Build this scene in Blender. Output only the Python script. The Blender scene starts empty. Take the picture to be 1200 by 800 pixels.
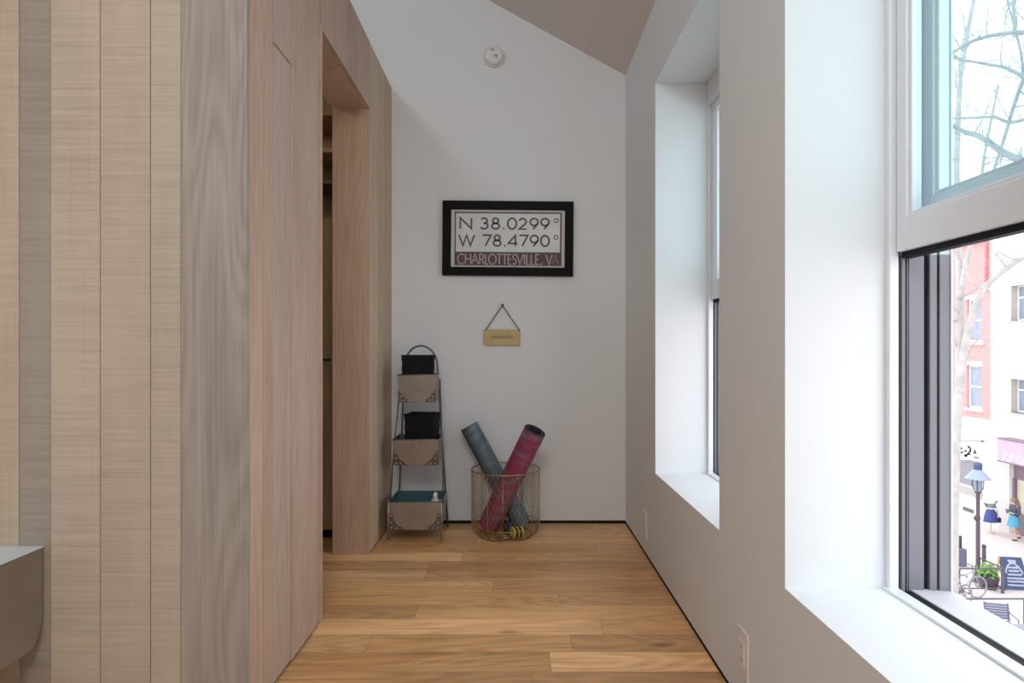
import bpy, bmesh, math, random
from mathutils import Vector, Matrix
random.seed(7)
PI = math.pi
COL = bpy.context.scene.collection
R = math.radians

# ------------------------------------------------------------------ mesh builder
class MB:
    def __init__(s): s.v = []; s.f = []; s.mi = []; s.sm = []; s.tint = []; s.seed = []; s.gr = []; s.ct = ((1,1,1), 0.0, 0.0); s.m = 0
    def add(s, vs, fs, smooth=False):
        b = len(s.v); s.v += [tuple(v) for v in vs]
        for f in fs:
            s.f.append([b+i for i in f]); s.mi.append(s.m); s.sm.append(smooth)
            s.tint.append(s.ct[0]); s.seed.append(s.ct[1]); s.gr.append(s.ct[2])
        return s
    def box(s, x0, x1, y0, y1, z0, z1):
        vs = [(x0,y0,z0),(x1,y0,z0),(x1,y1,z0),(x0,y1,z0),(x0,y0,z1),(x1,y0,z1),(x1,y1,z1),(x0,y1,z1)]
        return s.add(vs, [(3,2,1,0),(4,5,6,7),(0,1,5,4),(1,2,6,5),(2,3,7,6),(3,0,4,7)])
    def rbox(s, c, size, rot=None):
        rot = rot or Matrix.Identity(3); c = Vector(c); hx, hy, hz = [q/2 for q in size]
        vs = [c + rot @ Vector(p) for p in [(-hx,-hy,-hz),(hx,-hy,-hz),(hx,hy,-hz),(-hx,hy,-hz),(-hx,-hy,hz),(hx,-hy,hz),(hx,hy,hz),(-hx,hy,hz)]]
        return s.add(vs, [(3,2,1,0),(4,5,6,7),(0,1,5,4),(1,2,6,5),(2,3,7,6),(3,0,4,7)])
    def prism(s, poly, ax, a0, a1):
        """poly of 2D points extruded along axis ax ('x','y','z') from a0 to a1"""
        def P(p, a): return (a,p[0],p[1]) if ax == 'x' else (p[0],a,p[1]) if ax == 'y' else (p[0],p[1],a)
        n = len(poly)
        vs = [P(p,a0) for p in poly] + [P(p,a1) for p in poly]
        fs = [tuple(range(n))[::-1], tuple(range(n,2*n))] + [(i,(i+1)%n,n+(i+1)%n,n+i) for i in range(n)]
        return s.add(vs, fs)
    def tube(s, pts, r, n=8, closed=False, cap=True, smooth=True):
        pts = [Vector(p) for p in pts]; m = len(pts)
        rs = r if isinstance(r, (list, tuple)) else [r]*m
        up = Vector((0,0,1)); vs = []; prev = None
        for i, p in enumerate(pts):
            if closed: d = pts[(i+1)%m] - pts[i-1]
            else: d = pts[min(i+1,m-1)] - pts[max(i-1,0)]
            d = d.normalized() if d.length > 1e-9 else Vector((0,0,1))
            if prev is None:
                a = up if abs(d.dot(up)) < .9 else Vector((1,0,0)); u = d.cross(a).normalized()
            else:
                u = prev - d*prev.dot(d); u = u.normalized() if u.length > 1e-6 else d.orthogonal().normalized()
            prev = u; w = d.cross(u)
            for k in range(n):
                t = 2*PI*k/n; vs.append(p + (u*math.cos(t) + w*math.sin(t))*rs[i])
        fs = []
        for i in range(m if closed else m-1):
            j = (i+1)%m
            for k in range(n): fs.append((i*n+k, i*n+(k+1)%n, j*n+(k+1)%n, j*n+k))
        if cap and not closed: fs += [tuple(range(n))[::-1], tuple((m-1)*n+k for k in range(n))]
        return s.add(vs, fs, smooth)
    def lathe(s, prof, c=(0,0,0), n=24, axis='z', smooth=True):
        cx, cy, cz = c; vs = []
        for r, h in prof:
            for k in range(n):
                a = 2*PI*k/n; x, y = r*math.cos(a), r*math.sin(a)
                vs.append((cx+x, cy+y, cz+h) if axis == 'z' else (cx+x, cy-h, cz+y) if axis == 'y' else (cx-h, cy+x, cz+y))
        fs = [(i*n+k, i*n+(k+1)%n, (i+1)*n+(k+1)%n, (i+1)*n+k) for i in range(len(prof)-1) for k in range(n)]
        return s.add(vs, fs, smooth)
    def ball(s, c, r, n=12, sc=(1,1,1)):
        pr = [(max(1e-4, math.sin(PI*i/n)), -math.cos(PI*i/n)) for i in range(n+1)]
        vs = []
        for q, h in pr:
            for k in range(n):
                a = 2*PI*k/n; vs.append((c[0]+r*q*math.cos(a)*sc[0], c[1]+r*q*math.sin(a)*sc[1], c[2]+r*h*sc[2]))
        fs = [(i*n+k, i*n+(k+1)%n, (i+1)*n+(k+1)%n, (i+1)*n+k) for i in range(n) for k in range(n)]
        return s.add(vs, fs, True)
    def build(s, name, mats, parent=None, bevel=0, segs=2, fix=True, loc=None, solid=0):
        me = bpy.data.meshes.new(name)
        me.from_pydata(s.v, [], s.f); me.update()
        for m in (mats if isinstance(mats, (list, tuple)) else [mats]): me.materials.append(m)
        me.polygons.foreach_set('material_index', s.mi); me.polygons.foreach_set('use_smooth', s.sm)
        if any(t != ((1,1,1)) for t in s.tint) or any(s.seed):
            a = me.attributes.new('tint', 'FLOAT_COLOR', 'FACE')
            for i, t in enumerate(s.tint): a.data[i].color = (*t, 1)
            b = me.attributes.new('seed', 'FLOAT', 'FACE'); b.data.foreach_set('value', s.seed)
            c = me.attributes.new('grain', 'FLOAT', 'FACE'); c.data.foreach_set('value', s.gr)
        if fix:
            bm = bmesh.new(); bm.from_mesh(me); bmesh.ops.recalc_face_normals(bm, faces=bm.faces); bm.to_mesh(me); bm.free()
        o = bpy.data.objects.new(name, me); COL.objects.link(o)
        if parent: o.parent = parent
        if loc: o.location = loc
        if solid:
            md = o.modifiers.new('Solidify', 'SOLIDIFY'); md.thickness = solid; md.offset = 0
        if bevel:
            md = o.modifiers.new('Bevel', 'BEVEL'); md.width = bevel; md.segments = segs; md.limit_method = 'ANGLE'; md.angle_limit = R(40)
        return o

def tag(o, label, cat, group=None, kind=None):
    if label: o['label'] = label
    if cat: o['category'] = cat
    if group: o['group'] = group
    if kind: o['kind'] = kind
    return o
def thing(name, label, cat, loc=(0,0,0), rz=0, group=None):
    o = bpy.data.objects.new(name, None); o.empty_display_size = .05; COL.objects.link(o)
    o.location = loc; o.rotation_euler = (0,0,rz)
    return tag(o, label, cat, group)
def struct(o): o['kind'] = 'structure'; return o
def kids(o): return [c for c in bpy.data.objects if c.parent == o]
def copy_tree(o, parent=None):
    c = o.copy(); COL.objects.link(c)
    if parent: c.parent = parent
    for k in kids(o):
        if k != c: copy_tree(k, c)
    return c

# ------------------------------------------------------------------ materials
def lin(c): return tuple(((v/255)/12.92 if v/255 <= .04045 else ((v/255+.055)/1.055)**2.4) for v in c)
class NT:
    def __init__(s, name):
        s.mat = bpy.data.materials.new(name); s.mat.use_nodes = True
        s.t = s.mat.node_tree; s.b = s.t.nodes['Principled BSDF']; s.out = s.t.nodes['Material Output']
    def n(s, typ, **kw):
        q = s.t.nodes.new(typ)
        for k, v in kw.items():
            if k.startswith('_'): setattr(q, k[1:], v)
            else: q.inputs[k.replace('_', ' ')].default_value = v
        return q
    def l(s, a, b): s.t.links.new(a, b)
    def math(s, op, a, b=None, c=None):
        q = s.t.nodes.new('ShaderNodeMath'); q.operation = op
        for i, v in enumerate((a, b, c)):
            if v is None: continue
            if hasattr(v, 'is_output'): s.l(v, q.inputs[i])
            else: q.inputs[i].default_value = v
        return q.outputs[0]
    def mapping(s, scale, src='Object'):
        tc = s.n('ShaderNodeTexCoord'); m = s.n('ShaderNodeMapping'); s.l(tc.outputs[src], m.inputs[0]); m.inputs['Scale'].default_value = scale
        return m.outputs[0]
    def mix(s, fac, a, b, mode='MIX'):
        q = s.t.nodes.new('ShaderNodeMix'); q.data_type = 'RGBA'; q.blend_type = mode
        for i, v in ((0, fac), (6, a), (7, b)):
            if hasattr(v, 'is_output'): s.l(v, q.inputs[i])
            else: q.inputs[i].default_value = v if i == 0 else (*v, 1)[:4]
        return q.outputs[2]
    def ramp(s, fac, stops):
        q = s.t.nodes.new('ShaderNodeValToRGB'); s.l(fac, q.inputs[0]); e = q.color_ramp.elements
        while len(e) < len(stops): e.new(.5)
        for i, (p, c) in enumerate(stops): e[i].position = p; e[i].color = (*c, 1) if len(c) == 3 else c
        return q.outputs[0]

def mat(name, col, rough=.6, metal=0, var=.06, scale=8, bump=0, bscale=60, stretch=(1,1,1), spec=.5):
    m = NT(name); m.b.inputs['Specular IOR Level'].default_value = spec; v = m.mapping(tuple(scale*q for q in stretch))
    nz = m.n('ShaderNodeTexNoise', Scale=1.0, Detail=4.0); m.l(v, nz.inputs[0])
    c = m.mix(nz.outputs[0], tuple(x*(1-var) for x in col), tuple(min(1, x*(1+var)) for x in col))
    m.l(c, m.b.inputs['Base Color']); m.b.inputs['Roughness'].default_value = rough; m.b.inputs['Metallic'].default_value = metal
    if bump:
        v2 = m.mapping(tuple(bscale*q for q in stretch)); n2 = m.n('ShaderNodeTexNoise', Scale=1.0, Detail=3.0); m.l(v2, n2.inputs[0])
        b = m.n('ShaderNodeBump', Strength=bump, Distance=.002); m.l(n2.outputs[0], b.inputs['Height']); m.l(b.outputs[0], m.b.inputs['Normal'])
    return m.mat

def wood_mat(name, along='z', rough=.55, floor=False):
    m = NT(name)
    tc = m.n('ShaderNodeTexCoord'); sep = m.n('ShaderNodeSeparateXYZ'); m.l(tc.outputs['Object'], sep.inputs[0])
    X, Y, Z = sep.outputs
    if along == 'z': L = Z; A = m.math('ADD', X, Y)
    else: L = X; A = m.math('ADD', Y, Z)
    ti = m.n('ShaderNodeAttribute', _attribute_name='tint'); se = m.n('ShaderNodeAttribute', _attribute_name='seed'); gr = m.n('ShaderNodeAttribute', _attribute_name='grain')
    S = se.outputs['Fac']
    def vec(a, b):
        c = m.n('ShaderNodeCombineXYZ'); m.l(m.math('MULTIPLY', A, a), c.inputs[0]); m.l(m.math('MULTIPLY', L, b), c.inputs[1]); m.l(m.math('MULTIPLY', S, 7.31), c.inputs[2]); return c.outputs[0]
    def noise(a, b, det=3.0, ro=.55):
        n = m.n('ShaderNodeTexNoise', Scale=1.0, Detail=det, Roughness=ro); m.l(vec(a, b), n.inputs[0]); return n.outputs[0]
    streak = noise(120, 2.2); patch = noise(5, 1.1); saw = m.math('MULTIPLY_ADD', noise(1.6, 110, 5.0, .7), 1.0, -.16); sawb = noise(3.5, 22, 4.0)
    contour = m.math('SINE', m.math('MULTIPLY', noise(6.0, .8, 1.0, .3), 120.0))
    contour = m.math('MULTIPLY_ADD', contour, .5, .5)
    grain = m.math('ADD', m.math('MULTIPLY', streak, .55), m.math('MULTIPLY', contour, m.math('MULTIPLY', m.math('POWER', gr.outputs['Fac'], 3.0), .12 if not floor else .12)))
    sawv = m.math('ADD', m.math('MULTIPLY', saw, .88), m.math('ADD', m.math('MULTIPLY', sawb, .34), m.math('MULTIPLY', streak, .16)))
    g = gr.outputs['Fac']
    f = m.math('ADD', m.math('MULTIPLY', grain, g), m.math('MULTIPLY', sawv, m.math('MAXIMUM', m.math('SUBTRACT', 1.0, g), 0.0)))
    f = m.math('ADD', f, m.math('MULTIPLY', patch, .5))      # ~ .3 .. 1.1
    if floor: shade = m.ramp(f, [(.36,(.62,.55,.48)),(.60,(.95,.93,.90)),(.84,(1.26,1.26,1.24))])
    else: shade = m.ramp(f, [(.38,(.74,.725,.715)),(.63,(.98,.98,.98)),(.90,(1.20,1.20,1.19))])
    c = m.mix(1.0, ti.outputs['Color'], shade, 'MULTIPLY')
    vk = m.n('ShaderNodeTexVoronoi', Scale=1.0)
    m.l(vec(7.5 if floor else 4.5, 2.3 if floor else .8), vk.inputs['Vector'])
    kn = m.ramp(vk.outputs['Distance'], [(.0,(1,1,1)),(.055,(.75,.75,.75)),(.15,(0,0,0))])
    sp = m.n('ShaderNodeSeparateColor'); m.l(vk.outputs['Color'], sp.inputs[0])
    gate = m.math('GREATER_THAN', sp.outputs[0], .55 if floor else .93)
    fk = m.math('MULTIPLY', m.math('MULTIPLY', kn, gate), .75 if floor else .38)
    c = m.mix(fk, c, (.07,.035,.018) if floor else (.14,.10,.08))
    m.l(c, m.b.inputs['Base Color'])
    m.b.inputs['Roughness'].default_value = rough
    if not floor: m.b.inputs['Specular IOR Level'].default_value = .3
    b = m.n('ShaderNodeBump', Strength=.35 if not floor else .12, Distance=.0015); m.l(f, b.inputs['Height']); m.l(b.outputs[0], m.b.inputs['Normal'])
    return m.mat

M_WALL = mat('white_plaster', (.715,.74,.76), .75, var=.012, scale=2, bump=.05, bscale=220)
M_CEIL = mat('ceiling_plaster', (.70,.655,.65), .85, var=.01, scale=2)
M_SILLW = mat('sill_paint', (.86,.86,.88), .5, var=.01)
M_WOOD = wood_mat('limed_oak')
M_FLOOR = wood_mat('oak_floor', 'x', .36, True)
M_GAP = mat('black_shadow_gap', (.008,.008,.008), .9)
M_WFR = mat('white_window_paint', (.73,.76,.80), .35, var=.02)
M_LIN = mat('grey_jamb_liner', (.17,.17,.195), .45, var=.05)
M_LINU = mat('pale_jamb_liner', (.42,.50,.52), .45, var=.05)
M_BLK = mat('black_seal', (.010,.010,.014), .6, spec=.15)
M_STONE = mat('outer_sill_grey', (.55,.55,.59), .6, var=.04, scale=20)
M_PLASTIC = mat('white_plastic', (.72,.72,.71), .4, var=.01)
M_FRAME = mat('black_frame', (.006,.006,.006), .6, var=.2, scale=30, spec=.12)
M_PAPER = mat('print_paper', (.60,.61,.61), .7, var=.12, scale=14)
M_PANEL = mat('print_panel', (.66,.70,.71), .6, var=.13, scale=11)
M_MAROON = mat('print_maroon', (.115,.066,.078), .7, var=.25, scale=30)
M_MARLT = mat('print_maroon_edge', (.12,.088,.095), .7, var=.25, scale=30)
M_CREAM = mat('print_letters_pale', (.42,.39,.40), .7, var=.15, scale=30)
M_CREAM2 = mat('print_letters_faded', (.24,.19,.20), .7, var=.15, scale=30)
M_YEL = mat('ochre_plaque', (.52,.40,.17), .5, var=.12, scale=25)
M_YELD = mat('plaque_script', (.25,.19,.10), .6)
M_CORD = mat('brown_cord', (.09,.075,.055), .9)
M_NAIL = mat('dark_nail', (.05,.045,.04), .5, .6)
M_GALV = mat('galvanised_steel', (.36,.32,.28), .42, .75, var=.22, scale=16, bump=.1, bscale=90)
M_GALVD = mat('stand_steel_rod', (.17,.17,.165), .45, .7, var=.2, scale=30)
M_BRKT = mat('corner_bracket_steel', (.16,.135,.125), .38, .6, var=.35, scale=70)
M_RIV = mat('bright_rivet', (.62,.57,.53), .3, .5)
M_TEAL = mat('teal_inside_paint', (.045,.115,.14), .5, var=.15, scale=20)
M_BIN = mat('black_woven', (.010,.010,.011), .7, var=.5, scale=120, bump=.9, bscale=180, spec=.12)
M_CONC = mat('brown_concrete', (.21,.165,.12), .5, var=.42, scale=4.5, bump=.15, bscale=40)
M_CONCT = mat('concrete_top', (.62,.66,.69), .3, var=.08, scale=9)
M_BRASS = mat('brass_wire', (.44,.31,.15), .38, .85, var=.15, scale=30)

def glass(name, tint):
    m = NT(name); m.t.nodes.remove(m.b)
    tr = m.n('ShaderNodeBsdfTransparent'); gl = m.n('ShaderNodeBsdfGlossy'); gl.inputs['Roughness'].default_value = .02
    tr.inputs[0].default_value = (*tint, 1)
    lw = m.n('ShaderNodeLayerWeight', Blend=.5); fr = m.math('MULTIPLY_ADD', m.math('POWER', lw.outputs['Facing'], 5.0), .5, .03); mx = m.n('ShaderNodeMixShader')
    m.l(fr, mx.inputs[0]); m.l(tr.outputs[0], mx.inputs[1]); m.l(gl.outputs[0], mx.inputs[2]); m.l(mx.outputs[0], m.out.inputs[0])
    return m.mat
M_GLASS = glass('window_glass', (.79,.915,.93))
M_GLASSD = mat('dark_pane', (.27,.30,.38), .15, var=.3, scale=3)

def mat_matte_marble(name, stops, rough=.6):
    """marbled yoga mat: colour runs in bands across the roll"""
    m = NT(name); v = m.mapping((6, 6, 22)); n = m.n('ShaderNodeTexNoise', Scale=1.0, Detail=5.0, Roughness=.6, Distortion=.6); m.l(v, n.inputs[0])
    c = m.ramp(n.outputs[0], stops); m.l(c, m.b.inputs['Base Color']); m.b.inputs['Roughness'].default_value = rough
    return m.mat
M_PINK = mat_matte_marble('pink_marbled_mat', [(.30,(.10,.09,.16)),(.41,(.26,.028,.08)),(.50,(.27,.05,.11)),(.57,(.17,.11,.18)),(.65,(.38,.24,.28)),(.74,(.25,.035,.08))])
M_BLUEM = mat_matte_marble('blue_camouflage_mat', [(.32,(.05,.085,.12)),(.48,(.095,.145,.19)),(.58,(.13,.175,.21)),(.72,(.20,.22,.23))], .4)
M_MATIN = mat('dark_mat_underside', (.012,.018,.028), .7)

# ------------------------------------------------------------------ dimensions
XR, XL, YB = .664, -.747, 3.603      # right wall, plank wall, end wall
XG = 1.06                            # street face of the right wall
CH = lambda x: 2.70 + .548*(XR - x)  # sloped ceiling height
XFAR, YREAR = -3.6, -3.0
SILL, HEAD = .461, 2.313
WINS = [(.58, 1.471), (1.945, 2.834), (-.785, .107), (-2.15, -1.257)]

# ------------------------------------------------------------------ floor
mb = MB(); row = 0
PL = [(.50,.285,.13),(.43,.24,.11),(.55,.33,.165),(.47,.27,.125),(.58,.36,.19),(.40,.225,.105),(.52,.30,.14)]
joints = {-1: [.117], 1: [.326], 3: [.184], 4: [-.10], 6: [-.42]}
for k in range(-41, 13):
    y0 = 2.072 + .127*k; y1 = min(y0 + .127, YB); y0 = max(y0, YREAR)
    if y1 <= y0: continue
    if k in joints: js = joints[k] + [joints[k][0]-1.5, joints[k][0]-3.0]
    else:
        x = XR - random.uniform(.15, 1.7); js = []
        while x > XFAR: js.append(x); x -= random.uniform(.7, 1.9)
    xs = [XR] + [j for j in sorted(js, reverse=True) if XFAR < j < XR] + [XFAR]
    for a, b in zip(xs[1:], xs):
        c = random.choice(PL); q = random.uniform(1.22, 1.74)
        mb.ct = (tuple(v*q for v in c), random.uniform(0, 50), 1.0)
        g = .0005
        mb.add([(a+g,y0+g,0),(b-g,y0+g,0),(b-g,y1-g,0),(a+g,y1-g,0)], [(0,1,2,3)])
mb.ct = ((.10,.06,.03), 0, 1)
mb.box(XFAR-.2, XR+.011, YREAR-.2, YB+.2, -.05, -.001)
struct(mb.build('floor', M_FLOOR, fix=False))

# ------------------------------------------------------------------ right wall with window openings
mb = MB(); ys = []
top = CH(XR)
sw = sorted(WINS)
cur = YREAR
for a, b in sw:
    mb.box(XR, XG, cur, a, .014, top+.1)
    mb.box(XR, XG, a, b, .014, SILL); mb.box(XR, XG, a, b, HEAD, top+.1)
    cur = b
mb.box(XR, XG, cur, YB+.2, .014, top+.1)
mb.box(XR+.012, XG, YREAR, YB, -6.6, .014)
struct(mb.build('wall_right', M_WALL))
mb = MB(); mb.box(XR+.004, XR+.0118, YREAR, YB+.003, -.0009, .0138)
struct(mb.build('gap_shade_right', M_GAP))  # black strip paints the shade in the recess under the wall
# end wall (gable)
mb = MB(); mb.prism([(XFAR,.018),(XR,.018),(XR,CH(XR)),(XFAR,CH(XFAR))], 'y', YB, YB+.2)
struct(mb.build('wall_back', M_WALL))
mb = MB(); mb.box(XFAR, XR+.011, YB+.004, YB+.19, -.0009, .0178)
struct(mb.build('gap_shade_back', M_GAP))  # same black strip, shade of the gap along the end wall
mb = MB(); mb.prism([(XFAR,0),(XR,0),(XR,CH(XR)),(XFAR,CH(XFAR))], 'y', YREAR-.2, YREAR)
struct(mb.build('wall_rear', M_WALL))
mb = MB(); mb.box(XFAR-.2, XFAR, YREAR-.2, YB+.2, 0, CH(XFAR)+.1)
struct(mb.build('wall_left_far', M_WALL))
mb = MB(); mb.prism([(XFAR-.2,CH(XFAR-.2)),(XG,CH(XG)+.0),(XG,CH(XG)+.35),(XFAR-.2,CH(XFAR-.2)+.2)], 'y', YREAR-.2, YB+.2)
struct(mb.build('ceiling', M_CEIL))

# ------------------------------------------------------------------ plank-clad volume on the left
YF, TOPH, DY0, DY1, DH, TH = 1.66, 2.625, 2.304, 3.058, 2.285, .19
mb = MB()
def plank(x0,x1,y0,y1,z0,z1,tint,grain): 
    k = 1.16 if y0 < 1.67 else (1.5 if y0 > 3.05 and tint[2] < .245 else 1.14); mb.ct = (tuple(c*k*j for c, j in zip(tint, (1.03,.995,.97) if y0 > 1.67 else (1,1,1))), random.uniform(1,60), grain); mb.box(x0,x1,y0,y1,z0,z1)
G = .0012
# front face (towards the camera), boundaries along x
fb = [(-1.380,-1.292,(.285,.245,.205),0,.002),(-1.292,-1.154,(.405,.335,.27),0,0),(-1.154,-1.015,(.385,.31,.25),0,.0005),
      (-1.015,-.930,(.37,.31,.25),0,.0015),(-.930,-.747,(.305,.265,.232),1.08,0),(-1.52,-1.380,(.44,.355,.265),.3,.001)]
x = -1.52
while x > XFAR:
    w = random.choice([.088,.138,.139,.183]); q = random.uniform(.9,1.08)
    fb.append((max(x-w,XFAR), x, (.37*q,.32*q,.265*q), random.choice([0,0,1]), random.uniform(0,.002))); x -= w
for a, b, t, g, d in fb:
    plank(a+G, b-(G if b < -.75 else 0), YF+d, YF+.019, .012, TOPH, t, g)
# corridor face, boundaries along y; last entry is the recess below 2 m
A_, B_ = (.445,.335,.27), (.42,.325,.265)
sb = [(1.6792,1.767,(.47,.335,.262),.9,0),(1.767,1.841,(.43,.318,.25),.9,0),(1.996,2.244,(.455,.345,.285),.95,0),(2.244,2.285,(.44,.33,.26),.9,.0035),
      (3.058,3.248,(.40,.325,.24),.9,0),(3.248,3.40,(.38,.30,.215),.9,0),(3.40,YB,(.35,.27,.20),.9,0)]
for a, b, t, g, d in sb: plank(XL-.019, XL-d, a+G, b-G, .012, TOPH, t, g)
plank(XL-.019, XL, 1.841+G, 1.996-G, 2.0, TOPH, (.41,.325,.27), .9)
plank(XL-.019, XL-.0045, 1.841+G, 1.996-G, .012, 1.999, (.43,.34,.285), .95)
for a, b in ((2.304,2.467),(2.467,2.60),(2.60,2.826),(2.826,3.058)):
    plank(XL-.019, XL, a+G, b-G, DH, TOPH, random.choice([A_,B_,(.40,.31,.25)]), .9)
# jambs and head lining of the opening
plank(XL-TH, XL+.003, 2.288, DY0, 0, DH+.012, (.46,.345,.275), .9)
plank(XL-TH, XL-.0005, DY1, DY1+.018, .002, DH, (.345,.235,.175), .95)
plank(XL-TH, XL-.019, DY0, DY1+.018, DH, DH+.018, (.52,.36,.27), 1)
# backing behind the planks and inner linings
t = (.10,.075,.06)
for (x0,x1,y0,y1,z0,z1) in ((XFAR,XL-.019,YF+.019,YF+.10,.012,TOPH-.001),(XL-TH,XL-.019,YF+.10,2.288,.012,TOPH-.001),(XL-TH,XL-.019,DY1+.018,YB,.012,TOPH-.001),
                            (XL-TH,XL-.019,2.288,DY1+.018,DH+.018,TOPH-.001)):
    mb.ct = (t, 3, 1); mb.box(x0,x1,y0,y1,z0,z1)
plank(XFAR, XL-.03, YF+.03, YB, TOPH-.05, TOPH-.002, (.36,.29,.23), 1)
struct(mb.build('wall_left', M_WOOD))
mb = MB(); mb.box(XL-.17, XL-.012, YF+.02, 2.28, 0, .014); mb.box(XL-.17, XL-.012, 3.08, YB, 0, .014); mb.box(XFAR, XL-.012, YF+.012, YF+.1, 0, .0135)
struct(mb.build('gap_shade_left', M_GAP))  # inset black strips for the shade in the gap below the planks

# built-in cabinet inside the closet, seen as a narrow strip through the opening
cab = thing('built_in_cabinet', 'tall oak built-in cabinet with open shelves glimpsed through the plank wall opening', 'cabinet', (-1.30,3.31,0))
WT = (.50,.36,.225)
def wpart(name, boxes, tint, g=1.0, par=cab, m=M_WOOD, bev=.001):
    q = MB()
    for bx in boxes: q.ct = (tint, random.uniform(1,50), g); q.box(*bx)
    return q.build(name, m, par, bevel=bev)
wpart('carcass', [(-.36,-.342,0,.27,.05,2.56),(.292,.31,0,.27,.05,2.56),(-.342,.292,.25,.27,.05,2.56),(-.342,.292,0,.25,.05,.068),(-.342,.292,0,.25,2.345,2.56),(-.342,.292,.002,.25,1.752,1.77)], WT)
wpart('shelf', [(-.342,.292,.004,.25,2.142,2.166)], (.62,.46,.30))
wpart('shelf', [(-.342,.292,.02,.25,1.973,1.983)], (.20,.14,.08))
for a, b in ((-.342,-.026),(-.023,.290)):
    d = wpart('door', [(a,b,-.02,0,.055,1.766)], (.47,.335,.20))
    q = MB(); q.tube([(b-.05,-.045,.993),(b-.002,-.045,.993)], .006, 8); q.tube([(b-.045,-.045,.993),(b-.045,-.018,.993)], .004); q.tube([(b-.008,-.045,.993),(b-.008,-.018,.993)], .004)
    q.build('handle', M_NAIL, d)
q = MB(); q.box(-.34,.29,.03,.26,0,.05); q.build('toe_kick', M_GAP, cab)

# ------------------------------------------------------------------ windows
def make_window(i, y0, y1):
    root = thing('window_%d' % i, None, None, (0,0,0)); struct(root)
    o = .0004
    q = MB()   # fixed white frame lining: jambs, head, inner lip
    for (a, b) in ((y0+o, y0+.018), (y1-.018, y1-o)):
        q.box(.910, .9335, a, b, SILL, HEAD-o)
    q.box(.910, 1.0595, y0+.018, y1-.018, 2.20, HEAD-o)
    q.build('window_frame', M_WFR, root, bevel=.003)
    q = MB(); q.prism([(.902,SILL+.0005),(.9035,.467),(.908,.4675),(.934,.4675),(.937,.4655),(.937,SILL+.0005)], 'y', y0+o, y1-o)
    q.build('sill_lip', M_WFR, root, bevel=.0015)
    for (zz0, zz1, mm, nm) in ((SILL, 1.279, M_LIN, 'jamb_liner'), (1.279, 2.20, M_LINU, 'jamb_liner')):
        for sgn, ye in ((1, y1), (-1, y0)):
            def bx(qq, xa, xb, d0, d1): 
                ya, yb = (ye-d1, ye-d0) if sgn > 0 else (ye+d0, ye+d1)
                qq.box(xa, xb, ya, yb, zz0, zz1)
            q = MB(); bx(q, .934, 1.0595, .0005, .010)
            for xa, xb in ((.9385,.9465),(.9505,.953),(.955,.992),(1.006,1.0235),(1.030,1.0555)): bx(q, xa, xb, .010, .021)
            p = q.build(nm, mm, root, bevel=.001)
            q = MB()
            for xa, xb in ((.934,.9385),(.9465,.9505),(.992,1.006),(1.0235,1.030)): bx(q, xa, xb, .010, .0125)
            q.build('groove', M_BLK if mm is M_LIN else M_LIN, p)
    for ya, yb in ((y1-.024, y1-.0003), (y0+.0003, y0+.024)): q = MB(); q.box(1.0558, 1.0597, ya, yb, SILL+.002, 2.2); q.build('outer_casing', M_WFR, root)
    q = MB(); q.prism([(.961,SILL+.0003),(1.0597,SILL+.0003),(1.0597,SILL+.002),(.961,SILL+.005)], 'y', y0+.011, y1-.011)
    q.build('outer_sill', M_STONE, root)
    q = MB(); q.box(.9373, .9608, y0+.011, y1-.011, SILL+.0002, SILL+.002)
    q.build('sill_track', M_BLK, root)
    def sash(name, xa, xb, z0, z1, rail, st):
        ya, yb = y0+.022, y1-.022
        s = thing(name, None, None); s.parent = root
        q = MB(); q.box(xa, xb, ya, ya+st, z0, z1); q.box(xa, xb, yb-st, yb, z0, z1)
        q.box(xa, xb, ya+st, yb-st, z0, z0+rail); q.box(xa, xb, ya+st, yb-st, z1-.04, z1)
        xm = (xa+xb)/2
        q.build('sash_frame', M_WFR, s, bevel=.003)
        q = MB(); w = .010  # glazing bead
        q.box(xm-.012, xm+.012, ya+st, ya+st+w, z0+rail, z1-.04); q.box(xm-.012, xm+.012, yb-st-w, yb-st, z0+rail, z1-.04)
        q.box(xm-.012, xm+.012, ya+st+w, yb-st-w, z0+rail, z0+rail+w)
        q.build('glazing_bead', M_WFR, s, bevel=.002)
        q = MB(); q.add([(xm,ya+st,z0+rail),(xm,yb-st,z0+rail),(xm,yb-st,z1-.04),(xm,ya+st,z1-.04)], [(0,1,2,3)])
        q.build('pane', M_GLASS, s, fix=False)
        return s
    s1 = sash('lower_sash', .924, .962, 1.285, 2.198, .080, .036)
    q = MB(); q.box(.936, .9615, y0+.024, y1-.024, 1.270, 1.2845); q.build('weather_strip', M_BLK, s1)
    sash('upper_sash', .984, 1.020, 1.366, 2.199, .047, .042)
    return root
for i, (a, b) in enumerate(WINS): make_window(i+1, a, b)
q = MB()

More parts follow.
